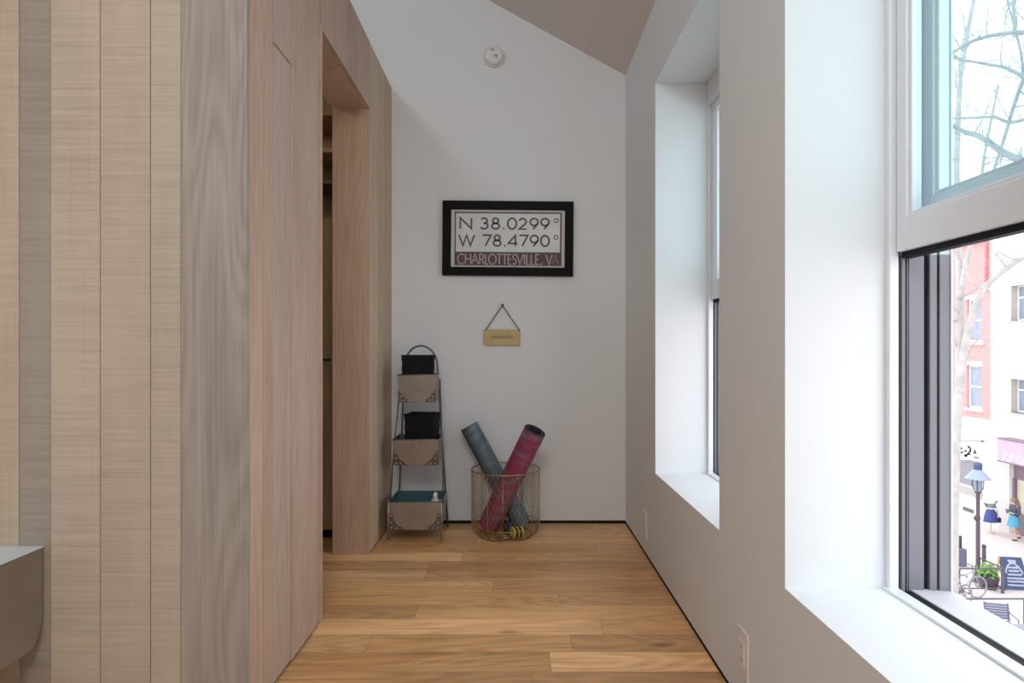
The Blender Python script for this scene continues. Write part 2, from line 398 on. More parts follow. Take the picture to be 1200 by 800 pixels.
# ------------------------------------------------------------------ flat stroke lettering
def ell(cx, cy, rx, ry, a0=0, a1=360, n=22):
    return [(cx+rx*math.cos(R(a0+(a1-a0)*i/n)), cy+ry*math.sin(R(a0+(a1-a0)*i/n))) for i in range(n+1)]
GL = {
 'N': [[(0,0),(0,1),(1,0),(1,1)]], 'W': [[(0,1),(.26,0),(.5,.97),(.74,0),(1,1)]],
 '3': [ell(.46,.745,.40,.255,155,-90)[:-1]+[(.42,.52)], ell(.46,.27,.5,.27,95,-155)],
 '8': [ell(.5,.755,.38,.245), ell(.5,.265,.5,.265)], '0': [ell(.5,.5,.5,.5)],
 '2': [ell(.48,.69,.46,.31,172,-38)+[(0,0),(1,0)]], '9': [ell(.5,.665,.5,.335), [(.955,.52),(.38,0)]],
 '7': [[(0,1),(1,1),(.36,0)]], '4': [[(.78,0),(.78,1),(0,.24),(1,.24)]],
 'C': [ell(.58,.5,.58,.5,48,312)], 'H': [[(0,0),(0,1)],[(1,0),(1,1)],[(0,.52),(1,.52)]], 'A': [[(0,0),(.5,1),(1,0)],[(.2,.36),(.8,.36)]],
 'R': [[(0,0),(0,1),(.45,1)]+ell(.45,.74,.42,.26,90,-90)+[(0,.48)],[(.42,.48),(1,0)]], 'L': [[(0,1),(0,0),(1,0)]], 'O': [ell(.5,.5,.5,.5)],
 'T': [[(0,1),(1,1)],[(.5,1),(.5,0)]], 'E': [[(1,1),(0,1),(0,0),(1,0)],[(0,.52),(.85,.52)]],
 'S': [ell(.5,.755,.42,.245,35,270)+ell(.48,.26,.46,.26,90,-150)], 'V': [[(0,1),(.5,0),(1,1)]], 'I': [[(.5,0),(.5,1)]], ',': [[(.9,.12),(.1,-.16)]],
}
def ribbon(q, pts, t, P):
    """flat ribbon of width t along 2D pts; P maps (u,v,d) to 3D"""
    pts = [Vector(p) for p in pts]; n = len(pts); closed = (pts[0]-pts[-1]).length < 1e-6; L = []; Rr = []
    for i in range(n):
        a = pts[i-1] if i else (pts[-2] if closed else None); b = pts[i+1] if i < n-1 else (pts[1] if closed else None)
        d0 = (pts[i]-a).normalized() if a is not None else None; d1 = (b-pts[i]).normalized() if b is not None else None
        d0 = d0 or d1; d1 = d1 or d0
        n0 = Vector((-d0.y,d0.x)); n1 = Vector((-d1.y,d1.x)); m = (n0+n1)
        m = m.normalized() if m.length > 1e-4 else n0
        k = min(1/max(m.dot(n0), .3), 2.4)
        L.append(pts[i]+m*t/2*k); Rr.append(pts[i]-m*t/2*k)
    vs = [P(p.x,p.y,1) for p in L] + [P(p.x,p.y,1) for p in Rr]
    q.add(vs, [(i,i+1,n+i+1,n+i) for i in range(n-1)])
def glyph(q, ch, x0, x1, y0, y1, t, P):
    for st in GL[ch]: ribbon(q, [(x0+a*(x1-x0), y0+b*(y1-y0)) for a, b in st], t, P)
def squiggle(x0, x1, y, amp, n, rnd):
    pts = []
    for i in range(n+1):
        u = i/n; pts.append((x0+(x1-x0)*u, y + amp*math.sin(i*2.1+rnd.random()*1.2)*rnd.uniform(.5,1)))
    return pts

# ------------------------------------------------------------------ framed coordinates print
KZ = .000729
fr = thing('framed_print', 'black framed coordinates print reading CHARLOTTESVILLE, VA on the end wall', 'picture', ((595.2-604)/700*YB, YB-.0005, 1.05+(409-280)/700*YB))
fr.rotation_euler = (0, R(.5), 0)
W2, H2, FB = .3925, .2235, .050
q = MB()
for poly in ([(-W2,H2),(W2,H2),(W2-FB,H2-FB),(-W2+FB,H2-FB)],[(W2,H2),(W2,-H2),(W2-FB,-H2+FB),(W2-FB,H2-FB)],[(W2,-H2),(-W2,-H2),(-W2+FB,-H2+FB),(W2-FB,-H2+FB)],[(-W2,-H2),(-W2,H2),(-W2+FB,H2-FB),(-W2+FB,-H2+FB)]):
    q.prism(poly, 'y', -.028, 0)
q.build('frame', M_FRAME, fr, bevel=.002)
q = MB(); q.box(-W2+FB+.001, W2-FB-.001, -.010, -.004, -H2+FB+.001, H2-FB-.001); q.build('print', M_PAPER, fr)
def ZU(z): return (z-600)*KZ
def ZV(z): return -(z-384)*KZ
prt = [o for o in bpy.data.objects if o.name.startswith('print')][0]
q = MB(); q.box(ZU(160),ZU(1044),-.0108,-.0100,ZV(606),ZV(165)); q.build('border_band', M_MARLT, prt)
q = MB(); q.box(ZU(160),ZU(1044),-.0112,-.0108,ZV(606),ZV(497)); q.build('name_band', M_MAROON, prt)
q = MB(); q.box(ZU(171),ZU(1030),-.0114,-.0108,ZV(494),ZV(177)); q.build('number_panel', M_PANEL, prt)
PP = lambda u, v, d: (u, -.0119, v)
q = MB(); T = 14.5*KZ
for ch, a, b in (('N',207,298),('3',374,436),('8',468,528),('0',598,670),('2',692,752),('9',783,848),('9',872,938)): glyph(q, ch, ZU(a), ZU(b), ZV(304), ZV(216), T, PP)
for ch, a, b in (('W',196,324),('7',390,460),('8',482,542),('4',604,678),('7',694,764),('9',786,850),('0',872,940)): glyph(q, ch, ZU(a), ZU(b), ZV(444), ZV(356), T, PP)
for cx, cy in ((564,300),(575,441)): q.prism([(ZU(cx)+8*KZ*math.cos(a*PI/5), ZV(cy)+8*KZ*math.sin(a*PI/5)) for a in range(10)], 'y', -.0119, -.0116)
for cx, cy in ((998,232),(996,370)): ribbon(q, ell(ZU(cx), ZV(cy), 16*KZ, 16*KZ), 8*KZ, PP)
q.build('coordinate_numbers', M_MARLT, prt)
q = MB(); T = 10.5*KZ
for ch, a, b in (('C',188,238),('H',251,295),('A',303,357),('R',369,405),('L',417,440),('O',443,505),('T',510,552),('T',554,596),('E',604,630),('S',641,670),('V',674,728),('I',734,742),('L',757,780),('L',793,818),('E',831,860),(',',868,884),('V',916,966)):
    glyph(q, ch, ZU(a), ZU(b), ZV(595), ZV(513), T, PP)
q.build('city_name', M_CREAM, prt)
q = MB(); glyph(q, 'A', ZU(968), ZU(1018), ZV(591), ZV(513), T, PP); q.build('faded_letter', M_CREAM2, prt)

# ------------------------------------------------------------------ small plaque
def BW(px, py, y=YB): return Vector(((px-604)/700*y, y, 1.05-(py-409)/700*y))
c = BW(588.6, 395.3)
pq = thing('hanging_plaque', 'small ochre plaque with faint script hanging by a cord from a nail', 'plaque', (c.x, YB-.012, c.z)); pq.rotation_euler = (0, R(.3), 0)
q = MB(); q.box(-.109,.109,-.005,.005,-.0475,.0475); q.build('board', M_YEL, pq, bevel=.002)
rnd = random.Random(3); q = MB(); ribbon(q, squiggle(-.068,.065,.002,.013,44,rnd), .004, lambda u,v,d: (u,-.0056,v)); q.build('script', M_YELD, pq)
q = MB(); q.tube([(-.099,-.007,.040),(-.094,-.004,.052),(-.05,-.002,.118),(-.002,.0,.188),(.004,.0,.190),(.052,-.002,.118),(.099,-.004,.052),(.104,-.007,.040)], .0028, 6); q.build('cord', M_CORD, pq)
q = MB(); q.lathe([(.0001,.022),(.007,.022),(.007,.018),(.003,.016),(.003,-.010),(.0001,-.010)], (.001,.0,.193), 12, 'y'); q.build('nail', M_NAIL, pq)

# ------------------------------------------------------------------ smoke detector
c = BW(579, 67)
sd = thing('smoke_detector', 'round white smoke detector high on the end wall', 'smoke detector', (c.x, YB, c.z))
q = MB(); q.lathe([(.0001,.001),(.064,.001),(.064,.012),(.060,.016),(.0001,.016)], (0,0,0), 40, 'y'); q.build('base', M_PLASTIC, sd)
q = MB(); q.lathe([(.0001,.036),(.030,.036),(.046,.033),(.054,.026),(.057,.016),(.0001,.016)], (0,0,0), 40, 'y'); q.build('cover', M_PLASTIC, sd)
q = MB(); q.lathe([(.0001,.038),(.016,.038),(.017,.035),(.0001,.035)], (.004,0,-.012), 20, 'y'); q.build('test_button', M_PLASTIC, sd)
M_GREYD = mat('grey_detail', (.16,.16,.16), .5)
q = MB(); q.lathe([(.0001,.0385),(.006,.0385),(.006,.037),(.0001,.037)], (.014,0,-.010), 12, 'y'); q.build('indicator', M_GREYD, sd)
for k in range(4): q = MB(); q.box(-.018+k*.005, -.0155+k*.005, -.0375, -.035, .022, .034); q.build('vent_slot', M_GREYD, sd)

# ------------------------------------------------------------------ outlets on the right wall
def outlet(yc, zc, label):
    r = thing('wall_outlet', label, 'outlet', (XR, yc, zc), 0, 'white outlets low on the window wall')
    q = MB(); q.box(-.006,0,-.041,.041,-.069,.069); q.build('plate', M_PLASTIC, r, bevel=.003)
    q = MB(); q.box(-.008,-.005,-.019,.019,-.036,.036); p = q.build('socket', M_PLASTIC, r, bevel=.001)
    for s in (-1, 1):
        for sy in (-1, 1): q = MB(); q.box(-.0083,-.0078,sy*.007-.001,sy*.007+.001,s*.018-.005,s*.018+.005); q.build('slot', M_GREYD, p)
outlet(1.735, .168, 'white outlet plate on the window wall, the nearer one, below the pier')
outlet(3.045, .158, 'white outlet plate at the far end of the window wall, beside the corner')

# ------------------------------------------------------------------ concrete trough at the left edge
tr = thing('concrete_trough', 'wall-hung brown concrete trough with pale grey top against the plank wall', 'sink', (-1.309, YF, .20))
prof = [(0,.302),(0,.30-.16)]
prof = [(0,.301)] + [(0,.14)] + [(-.055+.055*math.cos(R(a)), .125-.095*math.sin(R(a))-.0) for a in range(0,91,15)] + [(-.62,.022),(-.70,.06),(-.72,.12),(-.72,.301)]
q = MB(); q.prism(prof, 'x', -.60, 0); q.build('basin', M_CONC, tr, bevel=.008, segs=3)
q = MB()
q.box(-.60,-.0,-.72,-.64,.301,.3035); q.box(-.60,0,-.30,0,.301,.3035); q.box(-.12,0,-.64,-.30,.301,.3035); q.box(-.60,-.52,-.64,-.30,.301,.3035)
q.build('rim', M_CONCT, tr)
q = MB(); q.lathe([(.0001,.003),(.022,.003),(.024,0),(.0001,0)], (-.32,-.47,.301), 20); q.build('drain', M_GALVD, tr)

q = MB(); q.prism([(-.45,-.45),(-.25,-.45),(-.25,-.25),(-.45,-.25)], 'z', -.20, .0225); q.build('pedestal', M_CONC, tr, bevel=.01)
# ------------------------------------------------------------------ three-tier stand
ST = thing('tiered_stand', 'three-tier galvanised metal bin stand with riveted corners beside the plank wall', 'stand', (-.546, 3.36, 0))
def bin_(yf, w, d, z0, z1, tap):
    y0 = yf-3.36; ht = w/2; hb = w/2-tap; q = MB(); th = .003
    def ring(h, y0_, y1_, z): return [(-h,y0_,z),(h,y0_,z),(h,y1_,z),(-h,y1_,z)]
    vo = ring(hb, y0+tap, y0+d-tap, z0) + ring(ht, y0, y0+d, z1)
    vi = ring(hb-th, y0+tap+th, y0+d-tap-th, z0+th) + ring(ht-th, y0+th, y0+d-th, z1)
    q.add(vo, [(3,2,1,0),(0,1,5,4),(1,2,6,5),(2,3,7,6),(3,0,4,7)])
    q.m = 1; q.add(vi, [(0,1,2,3),(4,5,1,0),(5,6,2,1),(6,7,3,2),(7,4,0,3)])
    q.m = 0; q.add(ring(ht, y0, y0+d, z1)+ring(ht-th, y0+th, y0+d-th, z1), [(0,1,5,4),(1,2,6,5),(2,3,7,6),(3,0,4,7)])
    b = q.build('bin', [M_GALV, M_TEAL], ST, fix=False)
    q = MB(); q.tube([(-ht,y0,z1),(ht,y0,z1),(ht,y0+d,z1),(-ht,y0+d,z1)], .003, 6, closed=True); q.build('rim_wire', M_GALVD, b)
    cs = w*.30
    for s in (-1, 1):
        q = MB()
        # plate with a concave curved edge, following the tapered front
        pts = [(0,0),(cs,0)] + [(cs - cs*.78*math.sin(R(a)), .012 + (cs*.9)*(1-math.cos(R(a)))) for a in range(10,91,16)] + [(0,cs*1.05)]
        def fy(z): return y0 + tap*(1-(z)/(z1-z0)) - .0015
        vs = []; n = len(pts)
        for (a, bz) in pts: vs.append((s*(hb + tap*bz/(z1-z0) - a), fy(bz), z0+bz))
        q.add(vs, [tuple(range(n))]); 
        q.add([(s*(hb+.0012),y0+tap,z0),(s*(hb+.0012),y0+tap+.03,z0),(s*(ht+.0012)-s*tap*.5,y0+tap*.5+.03,z0+cs),(s*(ht+.0012)-s*tap*.5,y0+tap*.5,z0+cs)], [(0,1,2,3)])
        p = q.build('corner_bracket', M_BRKT, b, solid=.0016)
        for (a, bz) in ((.012,.012),(cs*.45,.010),(cs*.85,.008),(.011,cs*.5),(.010,cs*.92)):
            q = MB(); q.ball((s*(hb+tap*bz/(z1-z0)-a), fy(bz)-.001, z0+bz), .0042, 8, (1,.6,1)); q.build('rivet', M_RIV, b)
    return b
bin_(3.238, .287, .250, .069, .222, .006)
bm2 = bin_(3.262, .254, .205, .415, .556, .010)
bin_(3.295, .210, .160, .757, .908, .006)
q = MB(); q.box(.004,.010,3.262-3.36+.0015,3.262-3.36+.004,.515,.528); q.build('yellow_mark', M_YEL, bm2)
# rear hoop
def rear(h, s): return (s*(.147-.052*h/.95), .165-.075*h, h)
pts = [rear(h, -1) for h in (0,.3,.6,.93)] + [(.095*math.cos(R(a)), .095, .95+.120*math.sin(R(a))) for a in range(170,0,-12)] + [rear(h, 1) for h in (.93,.6,.3,0)]
q = MB(); q.tube(pts, .0055, 8); q.build('rear_hoop', M_GALVD, ST)
for s in (-1, 1):
    q = MB(); q.tube([(s*.144,-.118,0),(s*.144,-.118,.235)], .0045, 8); q.lathe([(.0001,0),(.008,0),(.008,.012),(.0045,.014)], (s*.144,-.118,0), 10); q.build('leg', M_GALV, ST)
    q = MB(); q.tube([(s*.1465,-.06,.20),(s*.135,.0,.52),(s*.112,.075,.88)], .004, 6); q.build('side_strut', M_GALVD, ST)
for z, w, y in ((.075,.146,.152),(.42,.125,.125),(.76,.106,.10)):
    q = MB(); q.tube([(-w,y,z),(w,y,z)], .004, 6); q.build('cross_bar', M_GALVD, ST)
def basket_black(loc, w, d, h, rz, label, seed):
    o = thing('woven_box', label, 'box', loc, rz, None)
    q = MB(); hb = w/2-.006; n = 9
    rr = random.Random(seed)
    for k in range(n):   # stacked woven courses
        z0, z1 = h*k/n, h*(k+1)/n; f = k/n; e = .0015 if k % 2 else 0
        a = hb + .006*f - e; b2 = d/2-.004+.004*f-e
        q.box(-a, a, -b2, -b2+.006, z0, z1); q.box(-a, a, b2-.006, b2, z0, z1); q.box(-a, -a+.006, -b2+.006, b2-.006, z0, z1); q.box(a-.006, a, -b2+.006, b2-.006, z0, z1)
    q.box(-hb+.002, hb-.002, -d/2+.006, d/2-.006, 0, .004)
    q.build('body', M_BIN, o)
    q = MB(); q.tube([(-w/2,-d/2,h),(w/2,-d/2,h),(w/2,d/2,h),(-w/2,d/2,h)], .004, 6, closed=True); q.build('rim', M_BIN, o)
    q = MB(); q.box(-w/2+.01, w/2-.01, -d/2+.01, d/2-.01, h*.72, h*.86); q.build('lining', M_BLK, o)
    return o
# boxes rest on the bin floors, so their lower part is hidden by the bin fronts
basket_black((-.547, 3.372, .762), .176, .12, .252, R(3), 'black woven box standing in the top bin of the tiered stand', 1)
basket_black((-.523, 3.362, .4195), .168, .14, .268, R(-8), 'black woven box standing in the middle bin of the tiered stand', 2)
bt = thing('bottle', 'small clear plastic bottle with pale label in the lowest bin of the stand', 'bottle', (-.443, 3.30, .0735))
M_CLR = mat('bottle_plastic', (.45,.50,.53), .25, var=.05); M_LBL = mat('bottle_label', (.20,.28,.34), .6, var=.4, scale=60)
q = MB(); q.lathe([(.0001,0),(.022,0),(.024,.01),(.024,.135),(.020,.150),(.010,.158),(.010,.168)], n=20); q.build('body', M_CLR, bt)
q = MB(); q.lathe([(.0245,.145),(.0245,.128),(.0243,.128)], n=20); q.lathe([(.0248,.03),(.0248,.125)], n=20); q.build('label', M_PLASTIC, bt)
q = MB(); q.lathe([(.0252,.112),(.0252,.122)], n=20); q.build('label_stripe', M_LBL, bt)
q = MB(); q.lathe([(.0115,.160),(.0115,.180),(.006,.186),(.0001,.188)], n=16); q.build('cap', M_PLASTIC, bt)

# ------------------------------------------------------------------ wire basket
BX, BY = -.055, 3.392; BR, BH = .194, .372
bk = thing('wire_basket', 'round gold wire mesh basket holding rolled yoga mats by the end wall', 'basket', (BX, BY, 0))
def circ(r, z, n=64): return [(r*math.cos(2*PI*i/n), r*math.sin(2*PI*i/n), z) for i in range(n)]
bp = [(.150,.004),(.172,.018),(.186,.040),(.1925,.068),(.194,.10),(.194,BH)]
def brad(z):
    for (r0,z0),(r1,z1) in zip(bp, bp[1:]):
        if z <= z1: return r0+(r1-r0)*max(0,(z-z0))/(z1-z0)
    return bp[-1][0]
q = MB(); q.tube(circ(BR, BH), .0034, 8, closed=True); q.build('rim', M_BRASS, bk)
q = MB(); q.tube(circ(.150,.004,48), .003, 6, closed=True); q.build('base_ring', M_BRASS, bk)
q = MB(); q.tube(circ(.1925,.068,48), .0022, 6, closed=True); q.build('lower_ring', M_BRASS, bk)
for k in range(14):
    a = 2*PI*(k+.35)/14
    q = MB(); q.tube([(r*math.cos(a), r*math.sin(a), z) for r, z in bp], .0019, 5); q.build('upright_wire', M_BRASS, bk)
q = MB(); N = 46
for s in (-1, 1):
    for k in range(N):
        pts = []
        for i in range(13):
            z = .02 + (BH-.02)*i/12; a = 2*PI*k/N + s*i/12*.85; r = brad(z)-.0025; pts.append((r*math.cos(a), r*math.sin(a), z))
        q.tube(pts, .0008, 3, cap=False)
q.build('side_mesh', M_BRASS, bk)
q = MB()
for k in range(-7, 8):
    x = k*.02; y = math.sqrt(.150**2-x*x); q.tube([(x,-y,.004),(x,y,.004)], .0008, 4); q.tube([(-y,x,.004),(y,x,.004)], .0008, 4)
q.build('base_mesh', M_BRASS, bk)

def rolled_mat(name, p0, p1, r, th, turns, mo, label, spin=0, flap=None):
    p0, p1 = Vector(p0), Vector(p1); d = p1-p0; Lg = d.length
    root = thing(name, label, 'yoga mat', p0); root.rotation_euler = d.to_track_quat('Z','Y').to_euler()
    q = MB(); n = int(turns*28); r0 = r - th*1.12*turns
    outer = []; inner = []
    for i in range(n+1):
        a = spin + 2*PI*turns*i/n; rr = r0 + (r-r0)*i/n
        outer.append((rr*math.cos(a), rr*math.sin(a))); inner.append(((rr-th)*math.cos(a), (rr-th)*math.sin(a)))
    no = len(outer)
    vs = [(x,y,0) for x,y in outer]+[(x,y,Lg) for x,y in outer]+[(x,y,0) for x,y in inner]+[(x,y,Lg) for x,y in inner]
    q.m = 0; q.add(vs, [(i,i+1,no+i+1,no+i) for i in range(no-1)], True)
    q.m = 1; q.add(vs, [(2*no+i+1,2*no+i,3*no+i,3*no+i+1) for i in range(no-1)], True)
    q.add(vs, [(i,2*no+i,2*no+i+1,i+1) for i in range(no-1)] + [(no+i,no+i+1,3*no+i+1,3*no+i) for i in range(no-1)] + [(no-1,2*no-1,4*no-1,3*no-1),(0,2*no,3*no,no)])
    q.build('rolled_sheet', [mo, M_MATIN], root, fix=False)
    return root
rolled_mat('yoga_mat', (-.150,3.392,.052), (.107,3.215,.612), .064, .0052, 4.2, M_PINK, 'rolled pink marbled yoga mat with dark underside leaning right in the wire basket', R(170))
rolled_mat('yoga_mat', (.040,3.452,.040), (-.270,3.490,.603), .056, .005, 5, M_BLUEM, 'rolled slate blue yoga mat leaning left in the wire basket', R(-60))
# strap and band on the basket floor
M_LIME = mat('lime_webbing', (.50,.52,.09), .6, var=.15, scale=60); M_NAVY = mat('navy_cloth', (.022,.025,.07), .8, var=.3, scale=30)
sp = thing('rolled_strap', 'lime yellow and black striped strap rolled up on the basket floor', 'strap', (.008, 3.30, .0065), R(25))
for k in range(5):
    q = MB(); mm = M_LIME if k % 2 == 0 else M_BLK; x0 = -.03+k*.012
    q.lathe([(.012,x0),(.031,x0),(.0325,x0+.002),(.0325,x0+.010),(.031,x0+.012),(.012,x0+.012),(.012,x0)], (0,0,.0325), 24, 'x')
    q.build('stripe', mm, sp)
nb = MB(); nb.ball((0,0,.035), .036, 14, (1.15,.85,.98)); nb.ball((.045,.012,.028), .027, 12, (1.1,.8,.95))
tag(nb.build('cloth_bundle', M_NAVY, loc=(-.035,3.372,.0065)), 'bunched navy cloth between the mats on the basket floor', 'cloth')
jc = MB(); pts = []
for i in range(90):
    a = i*.38; r = .022+.010*math.sin(i*.23); pts.append((r*math.cos(a)*1.5, r*math.sin(a), .004+.010*(i/90)+.003*math.sin(i*.7)))
jc.tube(pts, .0024, 5)
tag(jc.build('coiled_cord', M_BRASS, loc=(-.062,3.285,.0075)), 'small tangle of golden cord at the front of the basket floor', 'cord')

# ------------------------------------------------------------------ street outside
SG = -6.62     # street level
FX = 20.7      # facade plane across the street
def FY(px): return 700*FX/(px-604)
def FH(px, py): return 1.05-(py-409)*FX/(px-604)
M_PAVE = NT('brick_paving'); v = M_PAVE.mapping((1,1,1)); bt_ = M_PAVE.n('ShaderNodeTexBrick', Scale=3.0, Mortar_Size=.02); M_PAVE.l(v, bt_.inputs['Vector'])
bt_.inputs['Color1'].default_value = (.66,.55,.535,1); bt_.inputs['Color2'].default_value = (.61,.50,.485,1); bt_.inputs['Mortar'].default_value = (.60,.54,.52,1)
M_PAVE.l(bt_.outputs[0], M_PAVE.b.inputs['Base Color']); M_PAVE.b.inputs['Roughness'].default_value = .9; M_PAVE = M_PAVE.mat
M_RED = NT('red_brick'); tcx = M_RED.mapping((1,1,1)); sx = M_RED.n('ShaderNodeSeparateXYZ'); M_RED.l(tcx, sx.inputs[0]); cx_ = M_RED.n('ShaderNodeCombineXYZ'); M_RED.l(sx.outputs[1], cx_.inputs[0]); M_RED.l(sx.outputs[2], cx_.inputs[1])
b2 = M_RED.n('ShaderNodeTexBrick', Scale=4.0, Mortar_Size=.015); M_RED.l(cx_.outputs[0], b2.inputs['Vector'])
b2.inputs['Color1'].default_value = (.72,.30,.29,1); b2.inputs['Color2'].default_value = (.66,.27,.26,1); b2.inputs['Mortar'].default_value = (.68,.38,.37,1)
M_RED.l(b2.outputs[0], M_RED.b.inputs['Base Color']); M_RED.b.inputs['Roughness'].default_value = .9; M_RED = M_RED.mat
M_REDD = mat('red_downpipe', (.52,.18,.19), .7)
M_WSTO = mat('white_render', (.86,.84,.83), .8, var=.03, scale=2)
M_STON = mat('pale_stone', (.42,.38,.36), .8, var=.08, scale=3)
M_BUFF = mat('buff_stone', (.50,.46,.41), .85, var=.15, scale=6)
M_MAUV = mat('mauve_sign', (.46,.35,.46), .6, var=.12, scale=4)
M_MAUD = mat('dark_mauve', (.19,.135,.165), .6, var=.1)
M_SHOP = mat('shop_window', (.50,.46,.36), .4, var=.2, scale=3)
M_CURT = mat('grey_blind', (.26,.25,.29), .7, var=.2, scale=1, stretch=(1,14,.2))
M_LAMP = mat('lamp_post_paint', (.075,.05,.07), .5)
M_LAMPG = mat('lamp_hood', (.26,.30,.42), .3, .3)
M_BARK = mat('pale_bark', (.40,.375,.365), .9, var=.35, scale=5, bump=.3, bscale=30)
M_BARKT = mat('grey_bark', (.34,.345,.35), .9, var=.3, scale=5)
M_FENCE = mat('fence_iron', (.10,.09,.12), .5)
M_BIKE = mat('bike_white', (.36,.36,.40), .35)
M_TYRE = mat('bike_tyre', (.24,.24,.27), .7)
M_STEEL = mat('bike_dark', (.10,.10,.13), .5)
M_CHAIR = mat('slate_slats', (.14,.15,.22), .6, var=.1)
M_TABLE = mat('grey_table', (.23,.235,.27), .5, var=.05)
M_CHALK = mat('chalkboard', (.05,.07,.14), .7, var=.2)
M_CHALKW = mat('chalk_marks', (.36,.40,.52), .9)
M_ORNG = mat('orange_wood', (.60,.28,.08), .7)
M_GREEN = mat('bush_leaf', (.20,.36,.10), .7, var=.4, scale=20)
M_SKIN = mat('skin', (.55,.38,.31), .6); M_HAIR = mat('brown_hair', (.22,.13,.10), .7, var=.3, scale=30, stretch=(1,1,.2))
M_JACK = mat('dark_top', (.07,.08,.11), .8, var=.3, scale=20); M_SKIRT = mat('teal_skirt', (.08,.30,.42), .8); M_SHOE = mat('shoe', (.05,.05,.06), .6)
M_BSK = mat('blue_skirt', (.055,.075,.24), .8, var=.2, scale=10, stretch=(3,3,.2)); M_GTOP = mat('grey_scarf', (.22,.23,.27), .8)

q = MB(); q.box(XG+.001, 60, -12, 70, SG-.3, SG); struct(q.build('ground', M_PAVE))

# red brick building
YS = FY(1161)
rb = thing('brick_building', 'red brick building with white sash windows across the street, left of the white one', 'building', (FX, YS, SG))
def L(y, z): return (y-YS, z-SG)
def wall_with_holes(q, y0, y1, z0, z1, holes, x0=0, x1=.4):
    """holes: list of (ya,yb,za,zb), in non-overlapping columns given by equal ya,yb"""
    cols = sorted({(h[0],h[1]) for h in holes}); cur = y0
    for a, b in cols:
        q.box(x0,x1,cur,a,z0,z1); zc = z0
        for h in sorted([h for h in holes if (h[0],h[1]) == (a,b)], key=lambda h: h[2]):
            q.box(x0,x1,a,b,zc,h[2]); zc = h[3]
        q.box(x0,x1,a,b,zc,z1); cur = b
    q.box(x0,x1,cur,y1,z0,z1)
H = lambda z: z-SG
hol = []
for dy in (0, 3.0, 6.0, 9.0):
    for za, zb in ((-1.62,.33),(1.37,3.32)): hol.append((.50+dy, 1.36+dy, H(za), H(zb)))
q = MB(); wall_with_holes(q, 0.001, 14, H(-2.05), H(5.75), hol); q.build('wall', M_RED, rb)
q = MB(); q.box(-.12,.4,0.001,14,H(5.75),H(6.05)); q.box(-.2,.4,0.001,14,H(6.05),H(6.2)); q.build('cornice', M_BUFF, rb)
for (a,b,z0,z1) in hol:
    f = MB(); f.box(.10,.16,a,a+.07,z0,z1); f.box(.10,.16,b-.07,b,z0,z1); f.box(.10,.16,a+.07,b-.07,z0,z0+.09); f.box(.10,.16,a+.07,b-.07,z1-.07,z1); f.box(.09,.16,a+.07,b-.07,(z0+z1)/2-.035,(z0+z1)/2+.035)
    w = f.build('window', M_WSTO, rb)
    f = MB(); f.box(.13,.14,a+.07,b-.07,z0+.09,z1-.07); f.build('pane', M_GLASSD, w)
    f = MB(); f.box(-.06,.02,a-.08,b+.08,z1,z1+.17); f.build('lintel', M_WSTO, w); f = MB(); f.box(-.10,.10,a-.08,b+.08,z0-.12,z0); f.build('sill', M_WSTO, w)
    f = MB(); f.box(.15,.17,a+.06,b-.06,z0,z1); f.build('curtain', M_MAUD, w)
q = MB(); q.tube([(-.08,.16,H(3.85)),(-.08,.16,H(5.70))], .05, 8); q.build('downpipe', M_REDD, rb)
q = MB(); q.box(-.10,0,0.001,.42,H(3.62),H(3.84)); q.build('stone_block', M_WSTO, rb)
# its ground floor shop front
zs = [FH(1140,540), FH(1140,571)]
q = MB(); wall_with_holes(q, 0.001, 14, 0, H(-2.05), [(.45,3.6,H(-5.2),H(-4.0))]); q.build('shop_front', M_WSTO, rb)
q = MB(); q.box(-.16,0,0.001,14,H(-2.30),H(-2.10)); q.box(-.10,0,.001,14,H(-2.42),H(-2.30)); q.build('shop_cornice', M_WSTO, rb)
q = MB(); q.box(.10,.12,.45,3.6,H(-5.2),H(-4.0)); q.build('shop_blind', M_CURT, rb)
q = MB(); q.box(-.04,.0,.45,3.6,H(-5.62),H(-5.25)); q.build('sill_panel', M_STON, rb)
q = MB(); q.box(-.03,0,.97,1.59,H(-6.38),H(-6.2)); q.build('vent_grille', M_STEEL, rb)
q = MB(); q.box(-.55,0,.30,6,0,.12); q.build('step', M_WSTO, rb)
# projecting shop sign with worn lettering, and its rod
sg = thing('shop_sign', 'white projecting shop sign with dark lettering under a rod on the brick building', 'sign', (20.0, YS+.35, -3.47))
# board hangs perpendicular-ish to the street, readable from the camera side
q = MB(); q.box(-.66,.52,-.02,.02,-.36,.28); q.build('board', M_WSTO, sg)
q = MB(); PS = lambda u, v, d: (u, -.023, v)
for (x0,x1,y) in ((-.58,-.28,.14),(-.60,-.26,-.03),(-.20,-.08,-.16)): ribbon(q, squiggle(x0,x1,y,.025,16,rnd), .055, PS)
ribbon(q, ell(-.08,.08,.15,.15,85,-90), .085, PS); ribbon(q, [(-.20,.03),(-.10,.03)], .08, PS); ribbon(q, [(-.08,-.12),(.08,-.12)], .06, PS)
glyph(q, 'A', .20, .32, -.10, .06, .05, PS); ribbon(q, [(.22,-.24),(.44,-.28)], .05, PS)
q.build('lettering', mat('sign_ink', (.03,.03,.045), .7), sg)
q = MB(); q.tube([(-.62,0,.46),(.69,0,.46)], .022, 6); q.ball((.60,0,.46), .06, 8)
for u in (-.5,.4): q.tube([(u,0,.27),(u,0,.46)], .01, 5)
q.build('rod', M_GREYD, sg)

